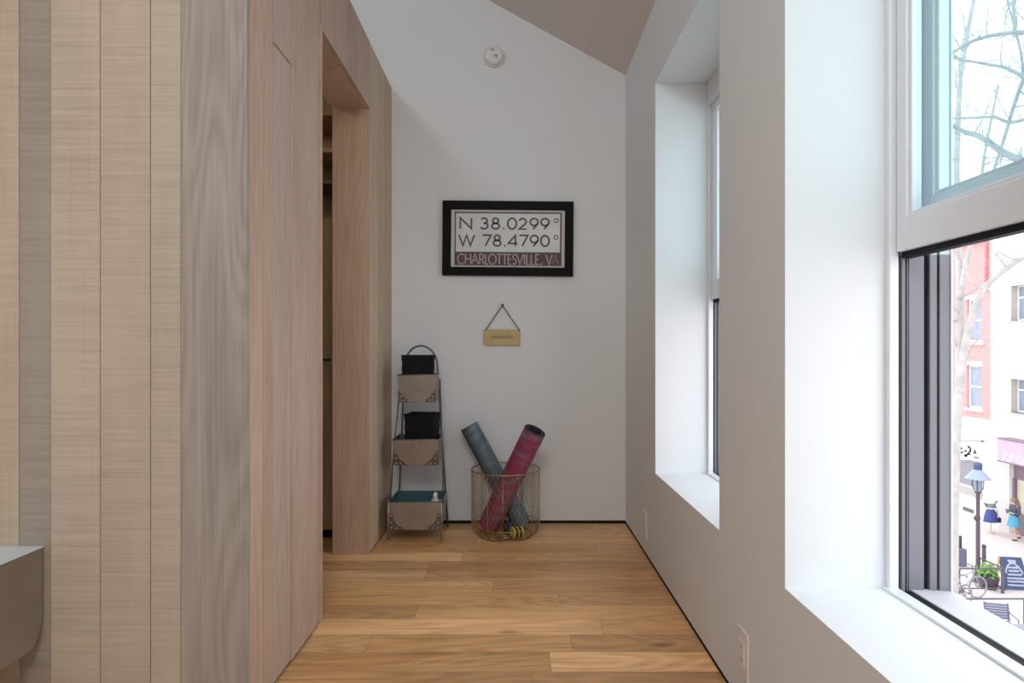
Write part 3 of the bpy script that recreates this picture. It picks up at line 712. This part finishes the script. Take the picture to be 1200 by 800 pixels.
# white building
wb = thing('white_building', 'white rendered building with deep set windows across the street', 'building', (FX, YS, SG))
ya, yb_ = FY(1184)-YS-1.1, FY(1184)-YS
hw = []
for dy in (0, -2.6, -5.2):
    for za, zb in ((-1.58,-.17),(2.22,3.70)): hw.append((ya+dy, yb_+dy, H(za), H(zb)))
q = MB(); wall_with_holes(q, -16, -.001, H(-2.5), H(7.2), hw); q.build('wall', M_WSTO, wb)
for (a,b,z0,z1) in hw:
    f = MB(); f.box(.29,.36,a,a+.06,z0,z1); f.box(.29,.36,b-.06,b,z0,z1); f.box(.29,.36,a+.06,b-.06,z0,z0+.08); f.box(.29,.36,a+.06,b-.06,z1-.06,z1); f.box(.28,.36,a+.06,b-.06,(z0+z1)/2+.2,(z0+z1)/2+.26)
    w = f.build('window', M_WSTO, wb)
    f = MB(); f.box(.32,.33,a+.06,b-.06,z0+.08,z1-.06); f.build('pane', M_GLASSD, w)
    f = MB(); f.box(-.06,.28,a-.05,b+.05,z0-.10,z0); f.build('sill', M_STON, w)
    f = MB(); f.box(0.001,.28,b-.02,b-.0005,z0,z1); f.box(.001,.28,a,b-.02,z1-.02,z1-.0005); f.build('reveal', M_BUFF, w)
# shop below: pier, door and window
yd0, yd1 = FY(1184)-YS, -.001
q = MB(); q.box(0,.4,yd0,yd1,0,H(-2.5)); q.box(0,.4,-16,yd0,H(-3.45),H(-2.5)); q.build('ground_floor_wall', M_STON if False else M_WSTO, wb)
q = MB(); q.box(-.03,0,yd0,yd0+.62,0,H(-3.4)); q.build('pier', mat('pinkish_stone', (.56,.52,.50), .8), wb)
q = MB(); q.box(.15,.25,-16,yd0,H(-4.35),H(-3.45)); q.box(.10,.25,-16,yd0,0,H(-5.75)); q.box(.08,.2,yd0-.12,yd0,H(-5.75),H(-4.35)); q.build('shop_surround', M_MAUD, wb)
q = MB(); q.box(.18,.22,-16,yd0-.12,H(-5.75),H(-4.35)); q.build('shop_window', M_SHOP, wb)
aw = thing('fascia_sign', 'mauve shop fascia sign with faint pale lettering on the white building', 'sign', (FX-.001, FY(1172)-YS+YS, -3.15))
q = MB(); q.box(-.55,0,-12,-.55,-.43,.47); q.build('panel', M_MAUV, aw)
q = MB(); q.box(-.58,.0,-12,-.53,.47,.52); q.box(-.58,0,-12,-.53,-.47,-.43); q.build('edge_trim', M_MAUD, aw)
q = MB(); PA = lambda u, v, d: (-.553, -u, v)
for k in range(9): ribbon(q, ell(.95+k*.34, -.22, .11, .13, rnd.uniform(-40,60), rnd.uniform(200,340)), .05, PA)
for k in range(4): ribbon(q, [(.8+k*.8,-.36),(1.3+k*.8,-.36)], .04, PA)
q.build('lettering', M_WSTO, aw)

# trees -------------------------------------------------------
def at(px, py, y): return Vector(((px-604)/700*y, y, 1.05-(py-409)/700*y))
def smooth(pts, n=5):
    out = []; P = [Vector(p) for p in pts]
    for i in range(len(P)-1):
        p0 = P[max(i-1,0)]; p1 = P[i]; p2 = P[i+1]; p3 = P[min(i+2,len(P)-1)]
        for k in range(n):
            t = k/n; out.append(.5*((2*p1)+(-p0+p2)*t+(2*p0-5*p1+4*p2-p3)*t*t+(-p0+3*p1-3*p2+p3)*t*t*t))
    return out+[P[-1]]
def limb(q, pts, r0, r1, n=8):
    s = smooth(pts); m = len(s)-1
    q.tube(s, [r0+(r1-r0)*i/m for i in range(m+1)], n); return s
def twigs(q, s, rr, cnt, ln, r, depth=2):
    for _ in range(cnt):
        i = rr.randrange(1, len(s)-1); p = s[i]; d = (s[i+1]-s[i]).normalized()
        v = (d*rr.uniform(.2,.9) + Vector((rr.uniform(-1,1), rr.uniform(-1,1), rr.uniform(-.5,1)))).normalized()
        pts = [p]; l_ = ln*rr.uniform(.5,1.2)
        for k in range(4):
            v = (v + Vector((rr.uniform(-.35,.35), rr.uniform(-.35,.35), rr.uniform(-.2,.35)))).normalized(); pts.append(pts[-1]+v*l_/4)
        t = smooth(pts, 3); m = len(t)-1; q.tube(t, [r*(1-.75*k/m) for k in range(m+1)], 4)
        if depth > 1: twigs(q, t, rr, 3, ln*.55, r*.5, depth-1)
rr = random.Random(11)
TY = 12.5; TX = (1112-604)/700*TY
def loc(pts, y): return [at(a, b, y+dy) for a, b, dy in pts]
def tree(name, trunk, limbs, mat_, label, base):
    root = thing(name, label, 'tree', base)
    off = Vector(base)
    q = MB(); tr_ = [p-off for p in trunk[0]]; limb(q, tr_, trunk[1], trunk[2], 10); q.build('trunk', mat_, root)
    for pts, r0, r1, tw, ln in limbs:
        q = MB(); s = limb(q, [p-off for p in pts], r0, r1); twigs(q, s, rr, tw, ln, max(r1*.7,.009)); q.build('branch', mat_, root)
    return root
tb = at(1112, 838.6, TY); tb.z = SG
tree('bare_tree', ([tb, at(1116,700,TY), at(1117,620,TY), at(1119,540,TY), at(1122,480,TY), at(1124.5,452,TY)], .115, .082), [
  (loc([(1124.5,456,0),(1125,400,0),(1125,350,.1),(1124,300,.2),(1121,215,.3),(1124,110,.5),(1132,50,.6),(1145,-20,.8),(1165,-120,1)], TY), .085, .03, 16, 1.5),
  (loc([(1125,350,.05),(1131,315,.0),(1138,285,-.2),(1147,240,-.4),(1154,180,-.5),(1170,100,-.7)], TY), .06, .02, 5, 1.0),
  (loc([(1124,462,0),(1128,425,-.1),(1133,395,-.2),(1142,362,-.3),(1150,343,-.4),(1156,334,-.4),(1176,317,-.5),(1200,302,-.7),(1240,285,-.9),(1280,240,-1)], TY), .085, .035, 3, .8),
  (loc([(1154,338,-.4),(1141,334,-.5),(1133,320,-.5),(1127,302,-.6),(1125,280,-.6)], TY), .018, .008, 1, .4),
  (loc([(1200,304,-.7),(1186,303,-.7),(1176,298,-.8),(1163,288,-.8),(1150,270,-.9)], TY), .02, .008, 2, .5),
  (loc([(1124,418,0),(1146,415,-.3),(1170,418,-.3),(1200,414,-.4),(1230,408,-.5)], TY), .014, .006, 1, .4),
  (loc([(1126,432,0),(1145,430,-.2),(1160,427,-.3),(1172,420,-.3)], TY), .012, .005, 1, .4),
], M_BARK, 'bare pale-barked street tree whose trunk rises just beyond the near window jamb', tb)
UY = 9.5
ub = at(1290, 409, UY); ub.z = SG
tree('bare_tree', ([ub, at(1288,700,UY), at(1282,409,UY), at(1278,200,UY), at(1268,60,UY), at(1262,-80,UY), at(1250,-250,UY)], .17, .05), [
  (loc([(1268,60,0),(1235,40,.1),(1200,38,.2),(1170,40,.3),(1140,48,.4),(1122,58,.4),(1112,66,.5),(1080,100,.6),(1040,150,.7)], UY), .045, .014, 16, 1.0),
  (loc([(1275,150,0),(1240,110,.1),(1210,96,.1),(1180,80,.2),(1150,74,.2),(1112,66,.3),(1080,50,.4),(1030,20,.5)], UY), .04, .010, 14, 1.0),
  (loc([(1280,245,0),(1240,213,.3),(1200,190,.5),(1175,178,.7),(1150,161,.8),(1130,154,1.),(1112,146,1.1),(1070,130,1.1),(1020,100,1.2)], UY), .075, .016, 16, 1.0),
  (loc([(1276,130,0),(1240,128,-.2),(1200,140,-.3),(1182,143,-.4),(1165,137,-.5),(1140,138,-.6),(1100,141,-.6),(1060,160,-.7),(1020,190,-.8)], UY), .035, .010, 12, .9),
  (loc([(1272,10,0),(1230,30,.5),(1203,85,.8),(1190,118,1.),(1178,158,1.1),(1165,198,1.2),(1150,250,1.3)], UY), .045, .02, 8, .9),
  (loc([(1262,-60,0),(1225,-60,.3),(1190,-10,.5),(1190,35,.6),(1188,38,.6)], UY), .03, .02, 6, .9),
  (loc([(1268,40,0),(1215,60,.9),(1200,90,1.1),(1196,60,1.2),(1180,0,1.3)], UY), .03, .015, 6, .9),
], M_BARKT, 'bare grey-branched tree whose limbs cross the raised sash glass of the near window', ub)

# lamp post ----------------------------------------------------
LY = 19.7; lx = (1146-604)/700*LY
lp = thing('street_lamp', 'dark street lamp with a flared hood standing on the brick mall', 'street lamp', (lx, LY, SG))
q = MB(); q.lathe([(.0001,0),(.17,0),(.17,.12),(.11,.18),(.085,.5),(.06,.56),(.058,2.9),(.05,2.95)], n=16); q.ball((-.03,-.0,2.1), .10, 10); q.build('pole', M_LAMP, lp)
q = MB()
for k in range(4):
    a = PI/4+k*PI/2; q.tube([(.05*math.cos(a),.05*math.sin(a),2.93),(.15*math.cos(a),.15*math.sin(a),3.12),(.16*math.cos(a),.16*math.sin(a),3.40)], .016, 5)
q.lathe([(.0001,2.9),(.09,2.93),(.10,2.99),(.0001,3.0)], n=12)
q.build('lantern_frame', M_LAMP, lp)
q = MB(); q.lathe([(.10,3.0),(.145,3.38)], n=12); q.build('lantern_glass', M_LAMPG, lp)
q = MB(); q.lathe([(.37,3.40),(.34,3.44),(.17,3.64),(.12,3.70)], n=12, smooth=False); q.lathe([(.37,3.40),(.0001,3.41)], n=12); q.build('hood', M_LAMPG, lp)
q = MB(); q.lathe([(.11,3.69),(.12,3.72),(.12,3.83),(.13,3.85),(.12,3.90),(.06,3.95),(.0001,3.96)], n=12); q.build('cap', mat('lamp_cap_blue', (.06,.08,.17), .5), lp)

# fences ------------------------------------------------------
def G_(px, y): return ((px-604)/700*y, y, SG)
def fence(x0, x1, y, h, posts, label, bars=(.14,), side=0):
    r = thing('iron_fence', label, 'fence', (x0, y, SG))
    q = MB(); w = x1-x0; q.box(0,w,-.02,.02,h-.035,h)
    for b in bars: q.box(0,w,-.015,.015,b,b+.03)
    q.build('rail', M_FENCE, r)
    for p in posts: q = MB(); q.box(p-.03,p+.03,-.03,.03,0,h-.035); q.build('post', M_FENCE, r)
    if side:
        q = MB(); q.box(w-.02,w+.02,.03,side,h-.035,h); q.box(w-.02,w+.02,.03,side,.14,.17); q.box(w-.03,w+.03,side-.03,side+.03,0,h-.036); q.build('side_rail', M_FENCE, r)
    return r
f1x0, f1x1 = G_(1090,18.77)[0], G_(1176,18.77)[0]
fence(f1x0, f1x1, 18.77, .80, (.03,.9,f1x1-f1x0-.03), 'low iron fence around the planter with bicycles in front', side=1.0)
f2x0, f2x1 = G_(1085,16.25)[0], G_(1290,16.25)[0]
fence(f2x0, f2x1, 16.25, .90, (.03,2.70,f2x1-f2x0-.03), 'long thin patio rail behind the slatted cafe chairs', bars=())
q = MB(); q.tube([(0,0,0),(0,0,1.02)], .06, 10); q.ball((0,0,1.04), .07, 8); tag(q.build('bollard', M_LAMP, loc=G_(1153,20.1)), 'short dark post behind the leafy planter', 'bollard')
ub_ = thing('parking_box', 'small dark kiosk box with a post close to the window jamb', 'kiosk', G_(1123,21.2))
q = MB(); q.box(-.20,.20,-.15,.15,0,.62); q.build('cabinet', M_CHAIR, ub_, bevel=.02); q = MB(); q.box(.02,.10,-.04,.04,.62,1.05); q.build('post', M_LAMP, ub_)

# planter
plx = G_(1158,19.22)
pl = thing('leafy_planter', 'dark tub of bright green plants behind the low iron fence', 'planter', plx)
q = MB(); q.lathe([(.0001,0),(.22,0),(.30,.34),(.30,.38),(.27,.38),(.26,.30),(.0001,.30)], n=18); q.build('tub', M_LAMP, pl)
q = MB(); r5 = random.Random(5)
for _ in range(420):
    a = r5.uniform(0,2*PI); e = r5.uniform(-.2,1.4); rd = r5.uniform(.12,.42); c = Vector((rd*math.cos(a)*math.cos(e), .8*rd*math.sin(a)*math.cos(e), .46+rd*math.sin(e)*.8)); s = r5.uniform(.035,.07)
    u = Vector((r5.uniform(-1,1),r5.uniform(-1,1),r5.uniform(-1,1))).normalized(); w = u.orthogonal().normalized()
    q.add([c-u*s, c+w*s*.45, c+u*s, c-w*s*.45], [(0,1,2,3)])
q.build('foliage', M_GREEN, pl, fix=False)

# sandwich board
sbx = G_(1186,19.15)
sbd = thing('sandwich_board', 'dark blue chalkboard sandwich board with chalk writing on the mall', 'sign', sbx, R(-8))
q = MB(); bw, bh, tl = .37, 1.0, .22
def PB(u, v, d): return (u*(1-.12*v/bh)*1.0 - .10*v/bh + .05, -.22 + tl*v/bh - .012*d, v)
q.add([PB(-bw,.04,0),PB(bw,.04,0),PB(bw,bh,0),PB(-bw,bh,0),PB(-bw,.04,-3),PB(bw,.04,-3),PB(bw,bh,-3),PB(-bw,bh,-3)], [(0,1,2,3),(7,6,5,4),(0,4,5,1),(1,5,6,2),(2,6,7,3),(3,7,4,0)])
q.build('board', M_CHALK, sbd)
q = MB(); ribbon(q, ell(.0,.46,.26,.36,10,170), .05, PB); ribbon(q, squiggle(-.12,.14,.88,.03,10,rnd), .07, PB)
for k, (y, w) in enumerate(((.70,.17),(.60,.17),(.49,.22),(.38,.26),(.29,.26),(.18,.28))): ribbon(q, squiggle(-w,w,y,.015,20,rnd), .045, PB)
q.build('chalk_writing', M_CHALKW, sbd)
q = MB(); q.tube([(-.36,.25,0),(-.40,.05,.55),(-.38,0,.98)], .03, 6); q.tube([(.36,.25,0),(.27,0,.98)], .02, 6); q.build('rear_leg', M_ORNG, sbd)
q = MB(); q.tube([PB(-bw,.0,-1.5),PB(-bw,.06,-1.5)], .02, 5); q.tube([PB(bw,.0,-1.5),PB(bw,.06,-1.5)], .02, 5); q.build('foot', M_STEEL, sbd)

# bicycles
def bicycle(x, y, rz, label):
    b = thing('bicycle', label, 'bicycle', (x, y, SG), rz, 'white bicycles parked by the low fence')
    for wx in (0, -1.04):
        q = MB(); q.tube([(wx+.33*math.cos(2*PI*i/40), 0, .345+.33*math.sin(2*PI*i/40)) for i in range(40)], .019, 6, closed=True); w = q.build('wheel', M_TYRE, b)
        q = MB(); q.tube([(wx+.305*math.cos(2*PI*i/40), 0, .345+.305*math.sin(2*PI*i/40)) for i in range(40)], .010, 5, closed=True)
        for i in range(14):
            a = 2*PI*i/14; q.tube([(wx,0,.345),(wx+.3*math.cos(a),0,.345+.3*math.sin(a))], .0035, 3)
        q.tube([(wx,-.04,.345),(wx,.04,.345)], .025, 8); q.build('spokes', M_BIKE, w)
    q = MB()
    ht, hb, st_, bb, ax = (-.20,0,.88),(-.16,0,.72),(-.72,0,.78),(-.60,0,.30),(-1.04,0,.345)
    for a, c in ((ht,hb),(hb,bb),((-.18,0,.84),(-.70,0,.72)),(st_,bb)): q.tube([a,c], .019, 8)
    for s in (-.05,.05): q.tube([bb,(ax[0],s,ax[2])], .011, 6); q.tube([(-.70,0,.70),(ax[0],s,ax[2])], .010, 6); q.tube([hb,(-.12,s,.66),(0,s,.345)], .013, 6)
    q.build('frame', M_BIKE, b)
    q = MB(); q.tube([(-.20,0,.86),(-.22,0,1.0)], .014, 6); q.tube([(-.36,-.28,1.04),(-.24,-.25,1.05),(-.17,0,1.0),(-.24,.25,1.05),(-.36,.28,1.04)], .013, 6); q.build('handlebar', M_STEEL, b)
    q = MB(); q.tube([(-.72,0,.76),(-.735,0,.93)], .013, 6); q.ball((-.76,0,.95), .11, 8, (1.2,.6,.3)); q.build('saddle', M_STEEL, b)
    q = MB(); q.tube([(-.60,-.02,.30),(-.60,.02,.30)], .09, 12); q.tube([(-.60,-.08,.30),(-.46,-.09,.24)], .010, 5); q.tube([(-.60,.08,.30),(-.74,.09,.36)], .010, 5)
    q.box(-.50,-.42,-.15,-.08,.22,.245); q.box(-.78,-.70,.08,.15,.35,.375); q.build('crank', M_STEEL, b)
    q = MB(); q.tube([(-.66,.03,.3),(-.70,.22,0)], .012, 5); q.build('kickstand', M_STEEL, b)
p = G_(1146,18.4); bicycle(p[0], p[1], R(12), 'white bicycle whose whole front wheel shows beside the planter')
p = G_(1130,17.75); bicycle(p[0], p[1], R(20), 'white bicycle half hidden by the window jamb, nearer of the two')

# cafe furniture
def cafe_chair(x, y, rz, label):
    c = thing('slatted_chair', label, 'chair', (x, y, SG), rz, 'slate slatted cafe chairs')
    q = MB()
    for k in range(6): q.rbox((0,.23+.012*k,.50+.065*k), (.54,.02,.055), Matrix.Rotation(R(-10),3,'X'))
    for s in (-1,1): q.rbox((s*.27,.255,.66), (.035,.03,.44), Matrix.Rotation(R(-10),3,'X'))
    q.build('backrest', M_CHAIR, c)
    q = MB()
    for k in range(6): q.box(-.25,.25,-.24+k*.078,-.18+k*.078,.43,.45)
    q.build('seat', M_CHAIR, c)
    for s in (-1,1):
        for yy in (-.22,.22): q = MB(); q.tube([(s*.24,yy,.43),(s*.26,yy*1.1,0)], .018, 6); q.build('leg', M_STEEL, c)
        q = MB(); q.tube([(s*.27,-.22,.43),(s*.28,-.20,.64),(s*.28,.24,.66)], .016, 6); q.build('armrest', M_CHAIR, c)
ch = (.0)
p = G_(1174,15.75); cafe_chair(p[0], p[1], R(-14), 'slate slatted cafe chair directly behind the grey table')
p = G_(1130,15.55); cafe_chair(p[0], p[1], R(12), 'slate slatted cafe chair left of the grey table, partly cut by the window sill')
p = G_(1204,13.9); cafe_chair(p[0], p[1], R(165), 'slate slatted cafe chair in front of the grey table')
p = G_(1199,14.7)
tb2 = thing('cafe_table', 'pale grey rectangular cafe table on a dark pedestal below the patio rail', 'table', p)
q = MB(); q.box(-.85,.85,-.36,.36,.72,.75); q.build('tabletop', M_TABLE, tb2, bevel=.01)
for s in (-.45,.45):
    q = MB(); q.tube([(s,0,.72),(s,0,.08)], .03, 8)
    for k in range(4): a = PI/4+k*PI/2; q.tube([(s,0,.16),(s+.14*math.cos(a),.14*math.sin(a),.10),(s+.26*math.cos(a),.26*math.sin(a),.0)], .018, 6)
    q.tube([(s-.2,-.2,.70),(s,0,.55),(s+.2,.2,.70)], .015, 5)
    q.build('pedestal', M_STEEL, tb2)
q = MB(); q.lathe([(.0001,.0),(.05,0),(.045,.09),(.02,.11),(.0001,.11)], n=12); tag(q.build('salt_cellar', M_WSTO, loc=(p[0]-.62,p[1]+.15,SG+.7501)), 'small white pot at the left end of the cafe table', 'pot')

# ------------------------------------------------------------------ figures
def skin_body(name, nodes, edges, mat_, parent=None, sub=2):
    me = bpy.data.meshes.new(name); me.from_pydata([n[0] for n in nodes], edges, []); me.update(); me.materials.append(mat_)
    o = bpy.data.objects.new(name, me); COL.objects.link(o)
    if parent: o.parent = parent
    md = o.modifiers.new('Skin', 'SKIN'); md.use_smooth_shade = True
    if not me.skin_vertices: 
        return o
    for i, n in enumerate(nodes):
        r = n[1]; me.skin_vertices[0].data[i].radius = r if isinstance(r, tuple) else (r, r)
    me.skin_vertices[0].data[0].use_root = True
    s = o.modifiers.new('Sub', 'SUBSURF'); s.levels = sub; s.render_levels = sub
    return o
wp = G_(1190, 24.0)
# local frame: +x is the walking direction
wm = thing('person', 'person with long brown hair walking in a dark top and bright teal skirt', 'person', (wp[0]-.05, 24.0, SG), PI)
N_ = [((0,0,.93),(.13,.10)),((0,0,1.08),(.115,.085)),((.0,0,1.25),(.14,.095)),((-.01,0,1.37),(.10,.07)),((.01,0,1.43),.045),((.03,0,1.50),.055),((.045,0,1.565),(.075,.068)),((.035,0,1.63),.06),
      ((0,.095,.86),.085),((.10,.095,.50),.055),((-.02,.09,.12),.035),((-.03,.09,.06),.035),((.11,.09,.03),.03),
      ((0,-.095,.86),.085),((-.08,-.095,.49),.055),((-.30,-.09,.20),.035),((-.34,-.09,.13),.034),((-.24,-.09,.04),.028),
      ((-.01,.17,1.35),.05),((-.04,.20,1.12),.042),((.16,.13,1.10),.034),((.22,.09,1.13),.028),
      ((-.01,-.17,1.35),.05),((-.05,-.20,1.12),.042),((.15,-.14,1.15),.034),((.21,-.10,1.19),.028)]
E_ = [(0,1),(1,2),(2,3),(3,4),(4,5),(5,6),(6,7),(0,8),(8,9),(9,10),(10,11),(11,12),(0,13),(13,14),(14,15),(15,16),(16,17),(3,18),(18,19),(19,20),(20,21),(3,22),(22,23),(23,24),(24,25)]
for hnd, (hx,hy,hz), s in ((21,(.22,.09,1.13),-1),(25,(.21,-.10,1.19),1)):
    for k in range(5):
        b0 = len(N_); oz = -.03+.016*k
        if k == 4: pts = [(hx+.015,hy+s*.01,hz+.035),(hx+.035,hy+s*.02,hz+.055)]
        else: pts = [(hx+.035,hy+s*.012,hz+oz),(hx+.058,hy+s*.035,hz+oz),(hx+.050,hy+s*.06,hz+oz)]
        for pnt in pts: N_.append((pnt, .008))
        E_.append((hnd, b0))
        for j in range(len(pts)-1): E_.append((b0+j, b0+j+1))
body = skin_body('body', N_, E_, M_SKIN, wm)
q = MB(); q.ball((.118,0,1.545), .016, 8, (1,.8,1.3)); q.build('nose', M_SKIN, wm)
for s in (-1,1): q = MB(); q.ball((.108,s*.028,1.575), .010, 8); q.build('eye', M_SHOE, wm)
q = MB(); q.ball((.112,0,1.512), .012, 8, (.6,1.8,.5)); q.build('mouth', mat('lips', (.45,.18,.16), .5), wm)
q = MB(); q.ball((.005,0,1.60), .112, 14, (.95,.92,.95)); q.tube([(-.05,0,1.62),(-.10,0,1.48),(-.13,0,1.32),(-.14,0,1.14),(-.13,0,1.02)], [.09,.10,.11,.085,.03], 12)
hair = q.build('hair', M_HAIR, wm)
q = MB(); prof = [((.155,.115),.97),((.135,.10),1.06),((.125,.095),1.14),((.150,.12),1.26),((.13,.14),1.36),((.05,.05),1.43)]
def loft(q, secs, n=20):
    vs = []
    for (cx, cy, rx, ry, z) in secs:
        for k in range(n): a = 2*PI*k/n; vs.append((cx+rx*math.cos(a), cy+ry*math.sin(a), z))
    m = len(secs)
    q.add(vs, [(i*n+k, i*n+(k+1)%n, (i+1)*n+(k+1)%n, (i+1)*n+k) for i in range(m-1) for k in range(n)], True)
loft(q, [(0,0,.145,.165,.95),(0,0,.125,.145,1.06),(0,0,.12,.14,1.15),(0,0,.135,.17,1.28),(-.01,0,.10,.19,1.37),(0,0,.055,.07,1.43)])
for s in (-1,1): q.tube([(-.01,s*.15,1.36),(-.02,s*.20,1.24),(-.045,s*.21,1.12),(.04,s*.185,1.10),(.14,s*.145,1.115 if s>0 else 1.14)], [.06,.06,.055,.05,.045], 10)
q.build('jacket', M_JACK, wm)
q = MB(); loft(q, [(.02,0,.22,.23,.56),(.01,0,.19,.21,.72),(0,0,.165,.18,.88),(0,0,.135,.15,1.02)]); q.build('skirt', M_SKIRT, wm)
q = MB(); q.ball((.05,.09,.032), .075, 10, (1.6,.6,.45)); q.build('shoe', M_SHOE, wm)
q = MB(); q.ball((-.27,-.09,.075), .07, 10, (1.5,.6,.5)); q.build('shoe', M_SHOE, wm)
q = MB(); q.rbox((.28,0,1.17), (.02,.13,.16)); tag(q.build('held_folder', M_STEEL, loc=(0,0,0)), 'dark folder held against the chest of the walking person', 'folder').matrix_world = Matrix.Translation((wp[0]-.05,24.0,SG)) @ Matrix.Rotation(PI,4,'Z')

mp = G_(1161, 24.9)
mq = thing('mannequin', 'headless clothes mannequin in a grey wrap and full blue skirt by the white building', 'mannequin', (mp[0], 24.9, SG), R(0))
q = MB(); q.lathe([(.0001,0),(.16,0),(.15,.025),(.025,.03),(.022,.5),(.022,.62)], n=16); q.build('stand', M_BUFF, mq)
q = MB(); loft(q, [(0,0,.29,.20,.48),(0,0,.27,.18,.65),(0,0,.20,.15,.90),(0,0,.13,.11,1.02)]); q.build('skirt', M_BSK, mq)
q = MB(); loft(q, [(0,0,.13,.11,1.02),(0,0,.15,.11,1.15),(0,0,.17,.10,1.28),(0,0,.08,.06,1.36),(0,0,.04,.04,1.40)]); q.lathe([(.0001,1.41),(.045,1.40)], n=20); q.build('torso', M_WSTO, mq)
q = MB(); loft(q, [(0,0,.20,.14,1.08),(-.02,0,.19,.14,1.16),(0,0,.18,.13,1.26)]); q.tube([(-.19,-.02,1.15),(-.27,-.02,1.24),(-.30,0,1.32)], [.05,.04,.01], 8); q.tube([(.15,0,1.22),(.24,0,1.32),(.28,0,1.38)], [.05,.04,.01], 8); q.build('wrap', M_GTOP, mq)
q = MB(); q.tube([(.17,0,1.26),(.24,-.02,1.0),(.27,-.04,.74)], [.045,.038,.028], 8); q.build('arm', M_WSTO, mq)
hb_ = thing('handbag', 'navy handbag hanging from the arm of the mannequin', 'bag', (mp[0]+.27, 24.86, SG+.46))
q = MB(); q.box(-.11,.11,-.05,.05,0,.20); q.build('body', M_NAVY, hb_, bevel=.02); q = MB(); q.tube([(-.08,0,.19),(-.05,0,.27),(0,0,.285),(.05,0,.27),(.08,0,.19)], .010, 5); q.build('strap', M_NAVY, hb_)

# ------------------------------------------------------------------ light
W = bpy.data.worlds.new('World'); bpy.context.scene.world = W; W.use_nodes = True
nt = W.node_tree; bg = nt.nodes['Background']
tc = nt.nodes.new('ShaderNodeTexCoord'); sp_ = nt.nodes.new('ShaderNodeSeparateXYZ'); rp = nt.nodes.new('ShaderNodeValToRGB')
nt.links.new(tc.outputs['Generated'], sp_.inputs[0]); nt.links.new(sp_.outputs[2], rp.inputs[0])
rp.color_ramp.elements[0].position = 0; rp.color_ramp.elements[0].color = (.95,.955,1,1); rp.color_ramp.elements[1].position = .6; rp.color_ramp.elements[1].color = (.87,.94,1,1)
nt.links.new(rp.outputs[0], bg.inputs[0]); bg.inputs[1].default_value = 2.9
def area(name, loc, target, size, power, col=(1,1,1), sy=None):
    l = bpy.data.lights.new(name, 'AREA'); l.energy = power; l.color = col; l.size = size
    if sy: l.shape = 'RECTANGLE'; l.size_y = sy
    o = bpy.data.objects.new(name, l); COL.objects.link(o); o.location = loc
    o.rotation_euler = (Vector(target)-Vector(loc)).to_track_quat('-Z','Y').to_euler(); return o
for a, b in WINS:
    o = area('window_portal', (1.10, (a+b)/2, (SILL+HEAD)/2), (-1, (a+b)/2, (SILL+HEAD)/2), .88, 1, sy=1.84); o.data.cycles.is_portal = True
area('upper_room_lamp', (-1.85, 1.3, 3.85), (-.2, 3.2, 2.6), .5, 12, (.86,.95,1))
area('rear_fill', (-1.3, -1.9, 2.5), (-.4, 2.6, 1.7), 2.4, 21, (.95,.985,1))  # added fill from behind the camera, no fixture there
area('corridor_fill', (-.05, -.55, 2.62), (-.05, .9, 0), .9, 32, (.99,.985,.97))  # added overhead fill to brighten the near floor, not a ceiling fitting
area('closet_fill', (-1.6, 2.5, 2.5), (-1.3, 3.2, 1.0), .3, 2.5, (1,.82,.62))  # added warm fill for the closet interior, no fixture inside

# ------------------------------------------------------------------ camera
cam = bpy.data.cameras.new('Camera'); co = bpy.data.objects.new('Camera', cam); COL.objects.link(co)
cam.sensor_width = 36; cam.lens = 21; cam.shift_x = -4/1200; cam.shift_y = 9/1200
co.location = (0,0,1.05); co.rotation_euler = (PI/2,0,0); cam.clip_end = 200; cam.clip_start = .02
bpy.context.scene.camera = co
sc = bpy.context.scene
sc.view_settings.view_transform = 'Standard'; sc.view_settings.look = 'None'; sc.view_settings.exposure = 0
try:
    sc.cycles.use_denoising = True; sc.cycles.max_bounces = 10; sc.cycles.diffuse_bounces = 6; sc.cycles.transparent_max_bounces = 16
except Exception: pass
